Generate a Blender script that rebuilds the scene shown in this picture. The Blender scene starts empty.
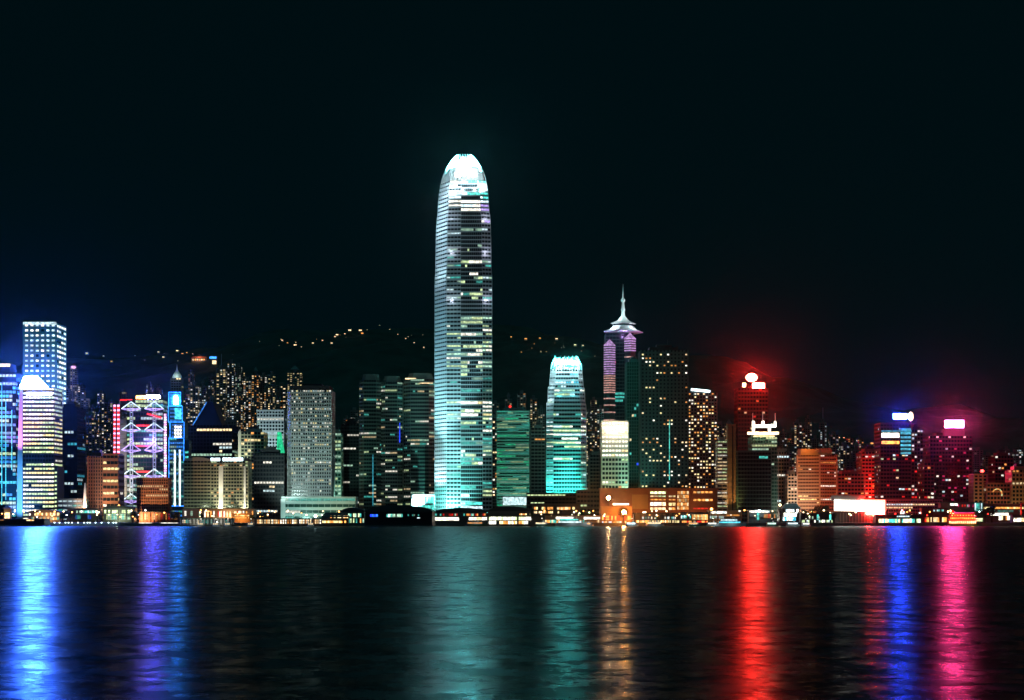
import bpy, math, random
from mathutils import Vector
R = random.Random(7)
S = bpy.context.scene
C = S.collection
# ------------------------------------------------------------------ camera, world, exposure
F, HOR, CAMH = 1465.0, 515.0, 12.0          # focal length in pixels, horizon row, camera height above the water
cam = bpy.data.objects.new('camera', bpy.data.cameras.new('camera'))
C.objects.link(cam); S.camera = cam
cam.location = (0, 0, CAMH); cam.rotation_euler = (math.radians(90), 0, 0)
cam.data.sensor_width = 36; cam.data.lens = F/1024*36
cam.data.shift_y = (HOR-350)/1024
cam.data.clip_start = 1; cam.data.clip_end = 12000
S.render.resolution_x, S.render.resolution_y = 1024, 700
w = bpy.data.worlds.new('World'); S.world = w; w.use_nodes = True
w.node_tree.nodes['Background'].inputs[0].default_value = (0.0002, 0.0042, 0.0056, 1)
w.node_tree.nodes['Background'].inputs[1].default_value = 1.0
hill_fill = bpy.data.objects.new('moonlight', bpy.data.lights.new('moonlight', 'SUN')); C.objects.link(hill_fill)  # sun lamp added to lift the black hill to the sky's tone
hill_fill.data.energy = .16; hill_fill.data.color = (.12, .85, 1); hill_fill.data.angle = math.radians(.5); hill_fill.rotation_euler = (math.radians(14), 0, 0)
S.view_settings.view_transform = 'Standard'; S.view_settings.look = 'None'
S.view_settings.exposure = 0; S.view_settings.gamma = 1
cy = S.cycles
cy.use_denoising = True
cy.max_bounces = 3; cy.diffuse_bounces = 1; cy.glossy_bounces = 2; cy.volume_bounces = 0; cy.transmission_bounces = 1
cy.sample_clamp_indirect = 12
cy.use_light_tree = True
BLOOM_DENSITY = 0.42e-5; BLOOM_ANISO = 0.984

# ------------------------------------------------------------------ placing
def PX(px, Y): return (px-512)/F*Y
def PZ(py, Y): return CAMH+(HOR-py)/F*Y
def lerp_tab(tab, v):
    if v <= tab[0][0]: return tab[0][1]
    for (a, b), (c, d) in zip(tab, tab[1:]):
        if v <= c: return b+(d-b)*(v-a)/(c-a)
    return tab[-1][1]
RIDGE = [(-400, 250), (0, 360), (120, 405), (210, 425), (340, 470), (400, 480), (560, 455), (700, 400), (850, 300), (1024, 240), (1500, 180)]
GZ = 3.5
def ground(X, Y):
    if Y < 2150: return GZ
    px = 512+X/Y*F
    t = min(1, (Y-2150)/1500)
    s = t*t*(3-2*t)*0.75+t*0.25
    bump = 14*math.sin(X*0.011+Y*0.004)*t+9*math.sin(X*0.023-Y*0.017)*t+5*math.sin(X*0.06+1.3)*math.sin(Y*0.05)*t
    return GZ+(lerp_tab(RIDGE, px)-GZ)*s+bump
def on_hill(px, py):
    Y = 2200
    while Y < 3650:
        if ground(PX(px, Y), Y) >= PZ(py, Y): break
        Y += 10
    return PX(px, Y), Y, ground(PX(px, Y), Y)

# ------------------------------------------------------------------ materials
_m = {}
def mat(name, col, rough=0.6, metal=0.0, var=0.12, scale=0.08, spec=0.5):
    if name in _m: return _m[name]
    m = bpy.data.materials.new(name); m.use_nodes = True
    nt = m.node_tree; b = nt.nodes['Principled BSDF']
    tc = nt.nodes.new('ShaderNodeTexCoord'); no = nt.nodes.new('ShaderNodeTexNoise')
    no.inputs['Scale'].default_value = scale; no.inputs['Detail'].default_value = 6
    nt.links.new(tc.outputs['Object'], no.inputs['Vector'])
    mx = nt.nodes.new('ShaderNodeMix'); mx.data_type = 'RGBA'
    mx.inputs[6].default_value = tuple(c*(1-var*1.8) for c in col)+(1,)
    mx.inputs[7].default_value = tuple(min(1, c*(1+var*1.8)) for c in col)+(1,)
    nt.links.new(no.outputs['Fac'], mx.inputs[0]); nt.links.new(mx.outputs[2], b.inputs['Base Color'])
    b.inputs['Roughness'].default_value = rough; b.inputs['Metallic'].default_value = metal
    b.inputs['Specular IOR Level'].default_value = spec
    _m[name] = m; return m
COL = dict(warm=(1, .72, .38), white=(1, .93, .78), cool=(.72, .95, 1), green=(.62, 1, .72), teal=(.12, .95, .8), cyan=(.08, .75, 1),
           orange=(1, .38, .08), red=(1, .018, .012), pink=(1, .035, .20), violet=(.55, .38, 1), blue=(.018, .055, 1), yellow=(1, .8, .35),
           lime=(.8, 1, .5), lilac=(1, .5, .9), deepgreen=(.03, .8, .35), azure=(.05, .30, 1), glare=(.035, .13, 1), crown_glow=(.16, .85, .88), sea_crown_glow=(.04, .9, .85), indigo=(.11, .09, 1), sea=(.02, .22, 1), amber=(1, .30, .05), peachy=(1, .42, .16), rose=(.62, .34, .72), peach=(.85, .42, .36))
def lit(c, s, sample=False):
    k = f'light_{c}_{s}' + ('_lamp' if sample else '')
    if k in _m: return _m[k]
    m = bpy.data.materials.new(k); m.use_nodes = True
    nt = m.node_tree; b = nt.nodes['Principled BSDF']
    b.inputs['Base Color'].default_value = (.1, .1, .1, 1)
    b.inputs['Emission Color'].default_value = COL[c]+(1,); b.inputs['Emission Strength'].default_value = s
    if not sample:      # rooms differ a little: curtains, desks, lamps behind the glass
        tc = nt.nodes.new('ShaderNodeTexCoord'); no = nt.nodes.new('ShaderNodeTexNoise')
        no.inputs['Scale'].default_value = 0.35; no.inputs['Detail'].default_value = 3
        nt.links.new(tc.outputs['Object'], no.inputs['Vector'])
        mr = nt.nodes.new('ShaderNodeMapRange'); mr.inputs[1].default_value = .35; mr.inputs[2].default_value = .65
        mr.inputs[3].default_value = s*.45; mr.inputs[4].default_value = s*1.5
        nt.links.new(no.outputs['Fac'], mr.inputs[0]); nt.links.new(mr.outputs[0], b.inputs['Emission Strength'])
        m.cycles.emission_sampling = 'NONE'
    _m[k] = m; return m
concrete = mat('concrete', (.34, .33, .30))
darkconc = mat('weathered_concrete', (.16, .16, .155))
palestone = mat('pale_stone', (.46, .44, .38))
whitepaint = mat('white_paint', (.75, .76, .76), .5)
silver = mat('silver_cladding', (.62, .66, .70), .38, .25, .06)
brick = mat('brown_stone', (.30, .13, .075), .7)
orangestone = mat('ochre_cladding', (.40, .24, .12), .6)
glass = mat('dark_glass', (.012, .022, .028), .22, 0, .2, .05, .6)
blueglass = mat('blue_glass', (.010, .03, .045), .2, .1, .2, .05, .6)
greenglass = mat('green_glass', (.012, .06, .05), .25, .1, .2, .05, .6)
tealwall = mat('teal_panel', (.05, .13, .12), .4)
darkmetal = mat('dark_metal', (.05, .055, .06), .5, .4)
roofmat = mat('roof_felt', (.08, .08, .08), .8)
redpaint = mat('red_paint', (.55, .04, .03), .5)
greenroof = mat('green_roof', (.06, .20, .13), .6)
bark = mat('bark', (.09, .06, .04), .9)
leafmat = mat('leaves', (.045, .085, .035), .7, 0, .4, .5)
hullwhite = mat('hull_white', (.7, .7, .68), .4)
hullgreen = mat('hull_green', (.03, .15, .09), .4)

# ------------------------------------------------------------------ mesh helpers
class MB:
    def __init__(s): s.v = []; s.f = []; s.mi = []; s.mats = []
    def m(s, mt):
        if mt not in s.mats: s.mats.append(mt)
        return s.mats.index(mt)
    def poly(s, pts, mt):
        n = len(s.v); s.v += [tuple(p) for p in pts]; s.f.append(tuple(range(n, n+len(pts)))); s.mi.append(s.m(mt))
    def box(s, x0, x1, y0, y1, z0, z1, mt):
        n = len(s.v)
        s.v += [(x0, y0, z0), (x1, y0, z0), (x1, y1, z0), (x0, y1, z0), (x0, y0, z1), (x1, y0, z1), (x1, y1, z1), (x0, y1, z1)]
        k = s.m(mt)
        for q in ((0, 3, 2, 1), (4, 5, 6, 7), (0, 1, 5, 4), (1, 2, 6, 5), (2, 3, 7, 6), (3, 0, 4, 7)):
            s.f.append(tuple(n+i for i in q)); s.mi.append(k)
    def prism(s, foot0, z0, foot1, z1, mt, caps=True):
        n = len(s.v); c = len(foot0)
        s.v += [(x, y, z0) for x, y in foot0]+[(x, y, z1) for x, y in foot1]; k = s.m(mt)
        for i in range(c):
            j = (i+1) % c; s.f.append((n+i, n+j, n+c+j, n+c+i)); s.mi.append(k)
        if caps:
            s.f.append(tuple(range(n+c, n+2*c))); s.mi.append(k); s.f.append(tuple(range(n+c-1, n-1, -1))); s.mi.append(k)
    def lathe(s, cx, cy_, prof, mt, seg=10):
        n = len(s.v); k = s.m(mt)
        for r, z in prof:
            for i in range(seg):
                a = 2*math.pi*i/seg; s.v.append((cx+r*math.cos(a), cy_+r*math.sin(a), z))
        for j in range(len(prof)-1):
            for i in range(seg):
                i2 = (i+1) % seg
                s.f.append((n+j*seg+i, n+j*seg+i2, n+(j+1)*seg+i2, n+(j+1)*seg+i)); s.mi.append(k)
        s.f.append(tuple(n+i for i in reversed(range(seg)))); s.mi.append(k)
        s.f.append(tuple(n+(len(prof)-1)*seg+i for i in range(seg))); s.mi.append(k)
    def tube(s, a, b, r, mt, seg=6):
        a = Vector(a); b = Vector(b); d = (b-a).normalized()
        u = d.orthogonal().normalized(); v = d.cross(u); n = len(s.v); k = s.m(mt)
        for p in (a, b):
            for i in range(seg):
                t = 2*math.pi*i/seg; q = p+u*(r*math.cos(t))+v*(r*math.sin(t)); s.v.append(tuple(q))
        for i in range(seg):
            j = (i+1) % seg; s.f.append((n+i, n+j, n+seg+j, n+seg+i)); s.mi.append(k)
        s.f.append(tuple(n+i for i in reversed(range(seg)))); s.mi.append(k)
        s.f.append(tuple(n+seg+i for i in range(seg))); s.mi.append(k)
    def mesh(s, name):
        me = bpy.data.meshes.new(name); me.from_pydata(s.v, [], s.f)
        for mt in s.mats: me.materials.append(mt)
        me.polygons.foreach_set('material_index', s.mi); me.update(); return me
    def build(s, name, parent=None, loc=None):
        return link(name, s.mesh(name), parent, loc)
def link(name, me, parent=None, loc=None):
    o = bpy.data.objects.new(name, me); C.objects.link(o)
    if parent: o.parent = parent
    if loc is not None: o.location = loc
    return o
LABELS = set()
def tag(o, label=None, cat=None, group=None, kind=None):
    if label: o['label'] = label
    if cat: o['category'] = cat
    if group: o['group'] = group
    if kind: o['kind'] = kind
    return o
def thing(name, label, cat, loc=(0, 0, 0), rz=0, group=None):
    o = bpy.data.objects.new(name, None); C.objects.link(o); o.empty_display_size = 5
    o.location = loc; o.rotation_euler = (0, 0, rz); return tag(o, label, cat, group)
def dup(root, loc, rz=None, label=None):
    r = root.copy(); C.objects.link(r); r.location = loc
    if rz is not None: r.rotation_euler = (0, 0, rz)
    if label: r['label'] = label
    for ch in list(root.children):
        c = ch.copy(); C.objects.link(c); c.parent = r
        for g in ch.children:
            d = g.copy(); C.objects.link(d); d.parent = c
    return r
def lamp(kind, loc, col, power, target=None, angle=60, blend=.6, size=1.0, parent=None, name='flood_and_fill_light'):
    L = bpy.data.lights.new(name, kind); L.color = col; L.energy = power; L.shadow_soft_size = size
    o = bpy.data.objects.new(name, L); C.objects.link(o); o.location = loc
    if kind == 'SPOT':
        L.spot_size = math.radians(angle); L.spot_blend = blend
        o.rotation_euler = (Vector(target)-Vector(loc)).to_track_quat('-Z', 'Y').to_euler()
    if parent: o.parent = parent
    return o

# ------------------------------------------------------------------ the setting: water, quay, ground, hills
def make_water():
    m = bpy.data.materials.new('harbour_water'); m.use_nodes = True
    nt = m.node_tree; b = nt.nodes['Principled BSDF']; N = nt.nodes.new; L = nt.links.new
    nt.nodes.remove(b); out = nt.nodes['Material Output']
    b = N('ShaderNodeBsdfAnisotropic'); b.inputs['Color'].default_value = (.16, .185, .19, 1)
    L(b.outputs[0], out.inputs['Surface'])
    tc = N('ShaderNodeTexCoord')
    def noise(sx, sy, det=4, rough=.6):
        mp = N('ShaderNodeMapping'); mp.inputs['Scale'].default_value = (sx, sy, 1)
        no = N('ShaderNodeTexNoise'); no.inputs['Scale'].default_value = 1; no.inputs['Detail'].default_value = det; no.inputs['Roughness'].default_value = rough
        L(tc.outputs['Object'], mp.inputs[0]); L(mp.outputs[0], no.inputs['Vector']); return no.outputs['Fac']
    # wind patches change how rough the surface is
    big = noise(.16, .14, 7, .8)
    mr = N('ShaderNodeMapRange'); mr.inputs[1].default_value = .4; mr.inputs[2].default_value = .6
    mr.inputs[3].default_value = .19; mr.inputs[4].default_value = .33
    L(big, mr.inputs[0]); L(mr.outputs[0], b.inputs['Roughness'])
    b.inputs['Anisotropy'].default_value = ANISO
    tg = N('ShaderNodeCombineXYZ'); tg.inputs[0].default_value = 1.0
    L(tg.outputs[0], b.inputs['Tangent'])
    # ripples tilt the surface towards and away from the shore far more than sideways: crests run across the view
    def tilt(src, k, add=None):
        n = N('ShaderNodeMath'); n.operation = 'SUBTRACT'; L(src, n.inputs[0]); n.inputs[1].default_value = .5
        n2 = N('ShaderNodeMath'); n2.operation = 'MULTIPLY_ADD'; L(n.outputs[0], n2.inputs[0]); n2.inputs[1].default_value = k
        if add is not None: L(add, n2.inputs[2])
        else: n2.inputs[2].default_value = 0
        return n2.outputs[0]
    ty = tilt(noise(1.1, 1.3, 3, .7), .30, tilt(noise(.20, .20, 8, .82), .60))
    tx = tilt(noise(.10, .55, 8, .78), .17)
    cv = N('ShaderNodeCombineXYZ'); L(tx, cv.inputs[0]); L(ty, cv.inputs[1]); cv.inputs[2].default_value = 1
    nm = N('ShaderNodeVectorMath'); nm.operation = 'NORMALIZE'; L(cv.outputs[0], nm.inputs[0]); L(nm.outputs[0], b.inputs['Normal'])
    mb = MB(); mb.poly([(-4000, -600, 0), (4000, -600, 0), (4000, 1600, 0), (-4000, 1600, 0)], m)
    tag(mb.build('water'), kind='structure')
ANISO = 0.36
make_water()
asphalt = mat('asphalt', (.05, .05, .052), .8)
mb = MB(); mb.box(-4000, 4000, 1598, 1606, -4, GZ-.004, darkconc); tag(mb.build('quay_wall'), kind='structure')
mb = MB(); mb.poly([(-4000, 1606, GZ-.01), (4000, 1606, GZ-.01), (4000, 2160, GZ-.01), (-4000, 2160, GZ-.01)], asphalt); tag(mb.build('ground'), kind='structure')
def hills():
    hm = mat('hillside_forest', (.03, .065, .05), .95, 0, .5, .02)
    nx, ny = 150, 50; v = []; f = []
    for j in range(ny+1):
        Y = 2150+j*2000/ny
        for i in range(nx+1):
            X = (-1.25+2.5*i/nx)*Y*.8
            z = ground(X, min(Y, 3650)); 
            if Y > 3650: z -= (Y-3650)*.4
            v.append((X, Y, z-.1 + R.uniform(-2, 2)*(j > 0)))
    for j in range(ny):
        for i in range(nx):
            a = j*(nx+1)+i; f.append((a, a+1, a+nx+2, a+nx+1))
    me = bpy.data.meshes.new('hills'); me.from_pydata(v, [], f); me.materials.append(hm)
    tag(link('hills', me), kind='structure')
hills()

# ------------------------------------------------------------------ tower builder
WARM = [('warm', .9), ('warm', 1.5), ('yellow', 1.1), ('white', 1.5), ('white', .9), ('orange', .6)]
OFFICE = [('green', .7), ('lime', 1.0), ('white', 1.2), ('white', 1.9), ('yellow', 1.1)]
TEAL = [('green', .7), ('teal', .6), ('cool', 1.2), ('white', 1.5), ('lime', .9)]
COOL = [('cool', .8), ('cool', 1.5), ('white', 1.3), ('cyan', .6)]
GREY = [('white', .5), ('white', .9), ('cool', .7), ('green', .5)]
RED = [('red', .7), ('orange', .8), ('warm', 1), ('white', 1)]
def rect(W, D): return [(-W/2, 0), (W/2, 0), (W/2, D), (-W/2, D)]
def tower(name, label, cat, x0, x1, yt, Y, depth=36, rot=0, foot=None, prof=None, fh=4.0, sp=.4, bay=3.6, pier=.7,
          wall=concrete, gl=glass, pal=OFFICE, prow=.6, ppane=.5, mode='row', run=True, facets=None, roof='plant',
          yb=None, litfn=None, seed=None, step=None, cap=100, roofmt=None, group=None):
    """Facets are the sides of the plan, anticlockwise from the front one. Lit rooms are child objects: one per floor (mode row) or one per window (mode dot)."""
    r = random.Random(seed if seed is not None else label)
    cx = PX((x0+x1)/2, Y); W = (x1-x0)/F*Y; gz = ground(cx, Y+depth/2) if yb is None else PZ(yb, Y)
    if Y >= 2150: gz = min(ground(cx-W/2, Y), ground(cx+W/2, Y))-2
    H = PZ(yt, Y)-gz
    t = thing(name, label, cat, (cx, Y, gz), math.radians(rot), group)
    foot = foot or rect(W, depth); n = len(foot)
    facets = facets or [dict() for _ in range(n)]
    while len(facets) < n: facets.append(dict(blank=True))
    if n == 4 and len([1 for q in facets if q]) == 0: facets[2] = dict(blank=True)
    mx = sum(p[0] for p in foot)/n; my = sum(p[1] for p in foot)/n
    prof = prof or (lambda u: 1.0)
    nf = max(1, round(H/fh)); fh = H/nf
    mb = MB(); lits = []
    def ring(u, grow=0):
        s = prof(u); out = []
        for x, y in foot:
            dx, dy = (x-mx)*s, (y-my)*s; l = math.hypot(dx, dy) or 1
            out.append((mx+dx*(1+grow/l), my+dy*(1+grow/l)))
        return out
    straight = abs(prof(0)-prof(1)) < 1e-6
    for i in range(nf):
        z0, z1 = i*fh, (i+1)*fh; ra, rb = ring(i/nf), ring((i+1)/nf)
        for k in range(n):
            row = []
            fc = facets[k]; a, b = Vector(ra[k]), Vector(ra[(k+1) % n]); a2, b2 = Vector(rb[k]), Vector(rb[(k+1) % n])
            wm = fc.get('wall', wall); g = fc.get('gl', gl)
            if fc.get('blank'):
                if straight and i: continue
                zz = H if straight else z1
                mb.poly([(*a, z0), (*b, z0), (*(b if straight else b2), zz), (*(a if straight else a2), zz)], wm); continue
            d = b-a; ln = d.length
            if ln < .5: continue
            d /= ln; nr = Vector((d.y, -d.x)); s_ = fc.get('sp', sp); pw = fc.get('pier', pier)
            zs = z0+fh*s_; fr = (zs-z0)/(z1-z0)
            mb.poly([(*a, z0), (*b, z0), (*b2, z1), (*a2, z1)], g)
            if s_ > 0:
                o1, o2 = a+nr*.35-d*.2, b+nr*.35+d*.2
                mb.poly([(*o1, z0), (*o2, z0), (*o2, zs), (*o1, zs)], wm)
                mb.poly([(*o1, zs), (*o2, zs), (*b, zs), (*a, zs)], wm); mb.poly([(*a, z0), (*b, z0), (*o2, z0), (*o1, z0)], wm)
            nb = max(1, round(ln/fc.get('bay', bay)))
            if pw > 0 and (i == 0 or not straight):
                zt = H if straight else z1
                for q in range(nb+1):
                    c0 = a+d*(ln*q/nb); c1 = a2+(b2-a2)*(q/nb) if not straight else c0
                    l0, r0 = c0-d*pw/2, c0+d*pw/2; l1, r1 = c1-d*pw/2, c1+d*pw/2; e = nr*.55
                    mb.poly([(*(l0+e), z0), (*(r0+e), z0), (*(r1+e), zt), (*(l1+e), zt)], wm)
                    mb.poly([(*l0, z0), (*(l0+e), z0), (*(l1+e), zt), (*l1, zt)], wm)
                    mb.poly([(*(r0+e), z0), (*r0, z0), (*r1, zt), (*(r1+e), zt)], wm)
            # lit rooms
            P = litfn(i, nf, k, r) if litfn else None
            if P is None: P = (prow*fc.get('lit', 1), ppane, pal)
            pr, pp, pl = P[:3]
            if r.random() > pr: continue
            cur = r.choice(pl); on = r.random() < pp
            for q in range(nb):
                if run:
                    if r.random() < .22: on = r.random() < pp; cur = r.choice(pl)
                else:
                    on = r.random() < pp; cur = r.choice(pl)
                if not on: continue
                q0 = a+d*(ln*q/nb+pw/2+.05)+nr*.07; q1 = a+d*(ln*(q+1)/nb-pw/2-.05)+nr*.07
                off2 = (a2-a)
                lo, hi = zs+.05*fh, z1-.06*fh
                g0 = off2*((lo-z0)/fh); g1 = off2*((hi-z0)/fh)
                row.append(([(*(q0+g0), lo), (*(q1+g0), lo), (*(q1+g1), hi), (*(q0+g1), hi)], lit(*cur), q))
            if row:      # rooms lit far apart on one floor are rows of their own
                runs = [[row[0]]]
                for e_ in row[1:]:
                    if e_[2]-runs[-1][-1][2] > 1: runs.append([])
                    runs[-1].append(e_)
                runs = [[x[:2] for x in q_] for q_ in runs]
                lits += runs if len(runs) <= 3 else [[x[:2] for x in row]]
    top = ring(1.0); mb.poly([(*p, H) for p in top], roofmt or wall)
    mb.build('wall', t)
    if mode == 'row':
        for row in lits[-cap:]:
            q = MB()
            for p, mt in row: q.poly(p, mt)
            q.build('window_row', t)
        rest = lits[:-cap]
    else:
        flat = [x for row in lits for x in row]; r.shuffle(flat)
        for p, mt in flat[:cap]:
            q = MB(); q.poly(p, mt); q.build('window', t)
        rest = [flat[cap:]] if len(flat) > cap else []
    if rest and any(rest):
        q = MB()
        for row in rest:
            for p, mt in row: q.poly(p, mt)
        tag(q.build('windows', t), kind='stuff')
    if roof == 'plant':
        W2 = max(abs(p[0]) for p in top); D2 = max(p[1] for p in top)
        q = MB(); q.box(-W2*.62, W2*.62, D2*.2, D2*.8, H+.01, H+4.5, wall); q.box(-W2*.3, W2*.35, D2*.3, D2*.7, H+4.5, H+8, darkmetal)
        q.tube((W2*.2, D2*.5, H+8), (W2*.2, D2*.5, H+15), .25, darkmetal); q.build('roof_plant', t)
    elif roof == 'parapet':
        q = MB()
        W2 = max(abs(p[0]) for p in top); D2 = max(p[1] for p in top)
        q.box(-W2-.5, W2+.5, -.8, 0, H-.5, H+1.6, wall); q.box(-W2-.5, W2+.5, D2, D2+.8, H-.5, H+1.6, wall)
        q.box(-W2-.5, -W2+.3, 0, D2, H+.02, H+1.6, wall); q.box(W2-.3, W2+.5, 0, D2, H+.02, H+1.6, wall); q.build('parapet', t)
    t['h'] = H
    return t
def PL(t, px, py, Y=None):      # a pixel on the plane of a (not turned) thing's front, in the thing's own coordinates
    Y = t.location.y if Y is None else Y
    return PX(px, Y)-t.location.x, PZ(py, Y)-t.location.z
def sign(t, x0, x1, y0, y1, col, s, name='sign_panel', y=3.0, th=.8, frame=True, shape='box', sample=True):
    """A lit panel in a metal frame standing on its tower's front edge."""
    Y = t.location.y+y; X0, Z1 = PL(t, x0, y0, Y); X1, Z0 = PL(t, x1, y1, Y)
    q = MB()
    if shape == 'round':
        c = ((X0+X1)/2, (Z0+Z1)/2); rx, rz_ = (X1-X0)/2, (Z1-Z0)/2; pts = [(c[0]+rx*math.cos(a*math.pi/8), c[1]+rz_*math.sin(a*math.pi/8)) for a in range(16)]
        q.poly([(p[0], y-th/2, p[1]) for p in pts], lit(col, s, sample)); q.poly([(p[0], y+th/2, p[1]) for p in reversed(pts)], darkmetal)
        for i in range(16):
            a, b = pts[i], pts[(i+1) % 16]; q.poly([(a[0], y-th/2, a[1]), (a[0], y+th/2, a[1]), (b[0], y+th/2, b[1]), (b[0], y-th/2, b[1])], darkmetal)
    else:
        q.box(X0-.3, X1+.3, y-th/2+.1, y+th/2, Z0-.3, Z1+.3, darkmetal)
        q.poly([(X0, y-th/2, Z0), (X1, y-th/2, Z0), (X1, y-th/2, Z1), (X0, y-th/2, Z1)], lit(col, s, sample))
    o = q.build(name, t)
    if frame:
        g = MB(); 
        for xx in (X0+(X1-X0)*.2, X0+(X1-X0)*.8): g.tube((xx, y+th/2+.4, min(Z0, t['h'])-1), (xx, y+th/2+.4, Z1), .3, darkmetal)
        g.tube((X0, y+th/2+.4, (Z0+Z1)/2), (X1, y+th/2+.4, (Z0+Z1)/2), .3, darkmetal)
        g.build('sign_frame', o)
    return o
# ------------------------------------------------------------------ the two tall harbour towers
def ifc_two():
    foot = [(-19, 0), (-2, -2), (24, -2), (35, 1), (33, 44), (-32, 46), (-34, 24)]
    tab = [(0, 1), (247, 1), (251, .975), (296, .95), (306, .93), (310, .90), (328, .87), (342, .79)]
    prof = lambda u: lerp_tab(tab, u*342)
    met = dict(wall=silver, sp=.5, pier=.5, bay=4.2, lit=.75)
    mid = dict(wall=silver, sp=.26, pier=.22, bay=2.6, lit=1.0)
    fac = [met, mid, dict(wall=silver, sp=.42, pier=.4, bay=4, lit=.8), dict(met, lit=.3), dict(blank=True), dict(blank=True),
           dict(wall=silver, sp=.6, pier=.4, bay=5, lit=0)]
    def L(i, n, k, r):
        y = 522-(i+.5)/n*342
        if k in (6, 3): return (0, 0, COOL)
        if 315 < y < 372: return (.85, .7 if k != 0 else .5, [('lime', 1.0), ('white', 1.2), ('green', 1.0), ('lime', .7), ('green', .6)])
        if 372 <= y < 400: return (.75, .4, [('teal', .25), ('green', .3), ('lime', 1.0), ('teal', .5)])
        if 400 <= y < 420: return (.8, .8, OFFICE)
        if 420 <= y < 500: return (.8 if k else .3, .5, [('teal', .3), ('green', .35), ('teal', .55), ('lime', 1.0), ('white', 1.4)])
        if y >= 500: return (1, 1, [('teal', 1.3), ('cool', 1.3)]) if k == 1 else (0, 0, COOL)
        if 300 < y <= 315: return (.15, .3, WARM)
        if 225 < y <= 300: return (.7, .5, [('lime', .9), ('green', .4), ('teal', .3), ('white', 1.5)]) if k == 1 else (.45, .45, [('teal', .5), ('cool', .8), ('green', .5)])
        if 205 < y <= 225: return (.4, .8, [('cool', 1.6), ('violet', 1.2), ('white', 1.6)])
        return (.8, .8, [('cool', 1.8), ('white', 2.2), ('teal', 1.2)])
    t = tower('skyscraper', 'tallest tower, silver glass shaft with rounded white floodlit crown', 'skyscraper', 434, 491, 180, 1750,
              foot=foot, prof=prof, fh=4.8, pal=OFFICE, facets=fac, litfn=L, roof=None, seed=3, roofmt=silver)
    H = t['h']; mx = sum(p[0] for p in foot)/7; my = sum(p[1] for p in foot)/7; yz = lambda y: PL(t, 462, y)[1]
    ctab = [(0, .80), (6, .745), (12, .665), (18, .55), (23, .43), (28, .27)]
    pts = []
    for k in range(7):
        a, b = foot[k], foot[(k+1) % 7]; ln = math.hypot(b[0]-a[0], b[1]-a[1]); m_ = max(1, round(ln/5.2))
        pts += [(a[0]+(b[0]-a[0])*i/m_, a[1]+(b[1]-a[1])*i/m_) for i in range(m_)]
    for j, (x, y) in enumerate(pts):
        q = MB(); prev = None; hi = 28 if j % 2 else 25.5
        for s in range(7):
            v = hi*s/6; sc = lerp_tab(ctab, v); z = yz(180-v)-(2 if s == 0 else 0); c = (mx+(x-mx)*sc, my+(y-my)*sc, z)
            if prev: q.tube(prev, c, .5, whitepaint, 5)
            prev = c
        q.build('crown_fin', t)
    q = MB()
    for v0, v1, s0, s1 in ((0, 8, .73, .66), (8, 15, .63, .53)):
        f0 = [(mx+(x-mx)*s0, my+(y-my)*s0) for x, y in foot]; f1 = [(mx+(x-mx)*s1, my+(y-my)*s1) for x, y in foot]
        q.prism(f0, yz(180-v0), f1, yz(180-v1), whitepaint)
    q.build('crown_core', t)
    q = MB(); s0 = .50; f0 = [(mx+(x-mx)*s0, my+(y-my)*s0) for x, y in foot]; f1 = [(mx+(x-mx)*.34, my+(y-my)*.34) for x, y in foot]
    q.prism(f0, yz(165)+.1, f1, yz(160), lit('crown_glow', 620, True)); q.build('added_crown_glow', t)  # glowing body added inside the floodlit crown to strengthen its water streak
    # ledge lamps round the crown and at each setback, base floods on the left face
    for k, (x, y, z, p) in enumerate([(-30, -10, yz(196), 60e3), (-16, -15, yz(192), 60e3), (0, -16, yz(188), 50e3), (16, -16, yz(188), 50e3), (30, -12, yz(190), 50e3)]):
        lamp('SPOT', (x*.9, y*.9+3, z+2), (.7, .95, 1), p*LG*.5, target=(x*.3, my, z+22), angle=150, parent=t, size=.5)
    for x, z in ((-8, 172), (6, 170), (16, 172)): lamp('SPOT', (x*.8+1, my*.8-14, yz(z)-4), (.7, .95, 1), 26e3*LG, target=(x*.5, my, yz(z)+14), angle=150, parent=t, size=.6)
    for y, p in ((228, 30e3), (272, 24e3), (205, 30e3), (247, 8e3)): lamp('POINT', (-36, 2, yz(y)), (.6, .9, 1), p*LG, parent=t, size=.5)
    for y in (217, 252, 300): lamp('POINT', (31, -8, yz(y)), (.8, .8, 1), 4e3*LG, parent=t, size=.5); lamp('POINT', (-15, -9, yz(y)), (.8, .85, 1), 4e3*LG, parent=t, size=.5)
    lamp('SPOT', (-48, -6, 38), (.7, .92, 1), 3e5*LG, target=(-27, 12, 75), angle=95, parent=t)
    for x, y, tx, tz, an, p in ((-60, -22, -27, 62, 60, 2.6e6), (-95, -60, -27, 150, 30, 5.5e6), (-110, -80, -28, 290, 16, 2.6e6), (-22, -34, -14, 40, 90, 7e5), (-14, -60, -10, 110, 34, 7e5), (30, -60, 30, 130, 26, 4e5)):
        lamp('SPOT', (x, y, 14), (.38, .88, .92) if x < -50 else (.20, .86, .76), p*LG, target=(tx, 6, tz), angle=an, parent=t)
LG = .6
ifc_two()

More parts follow.
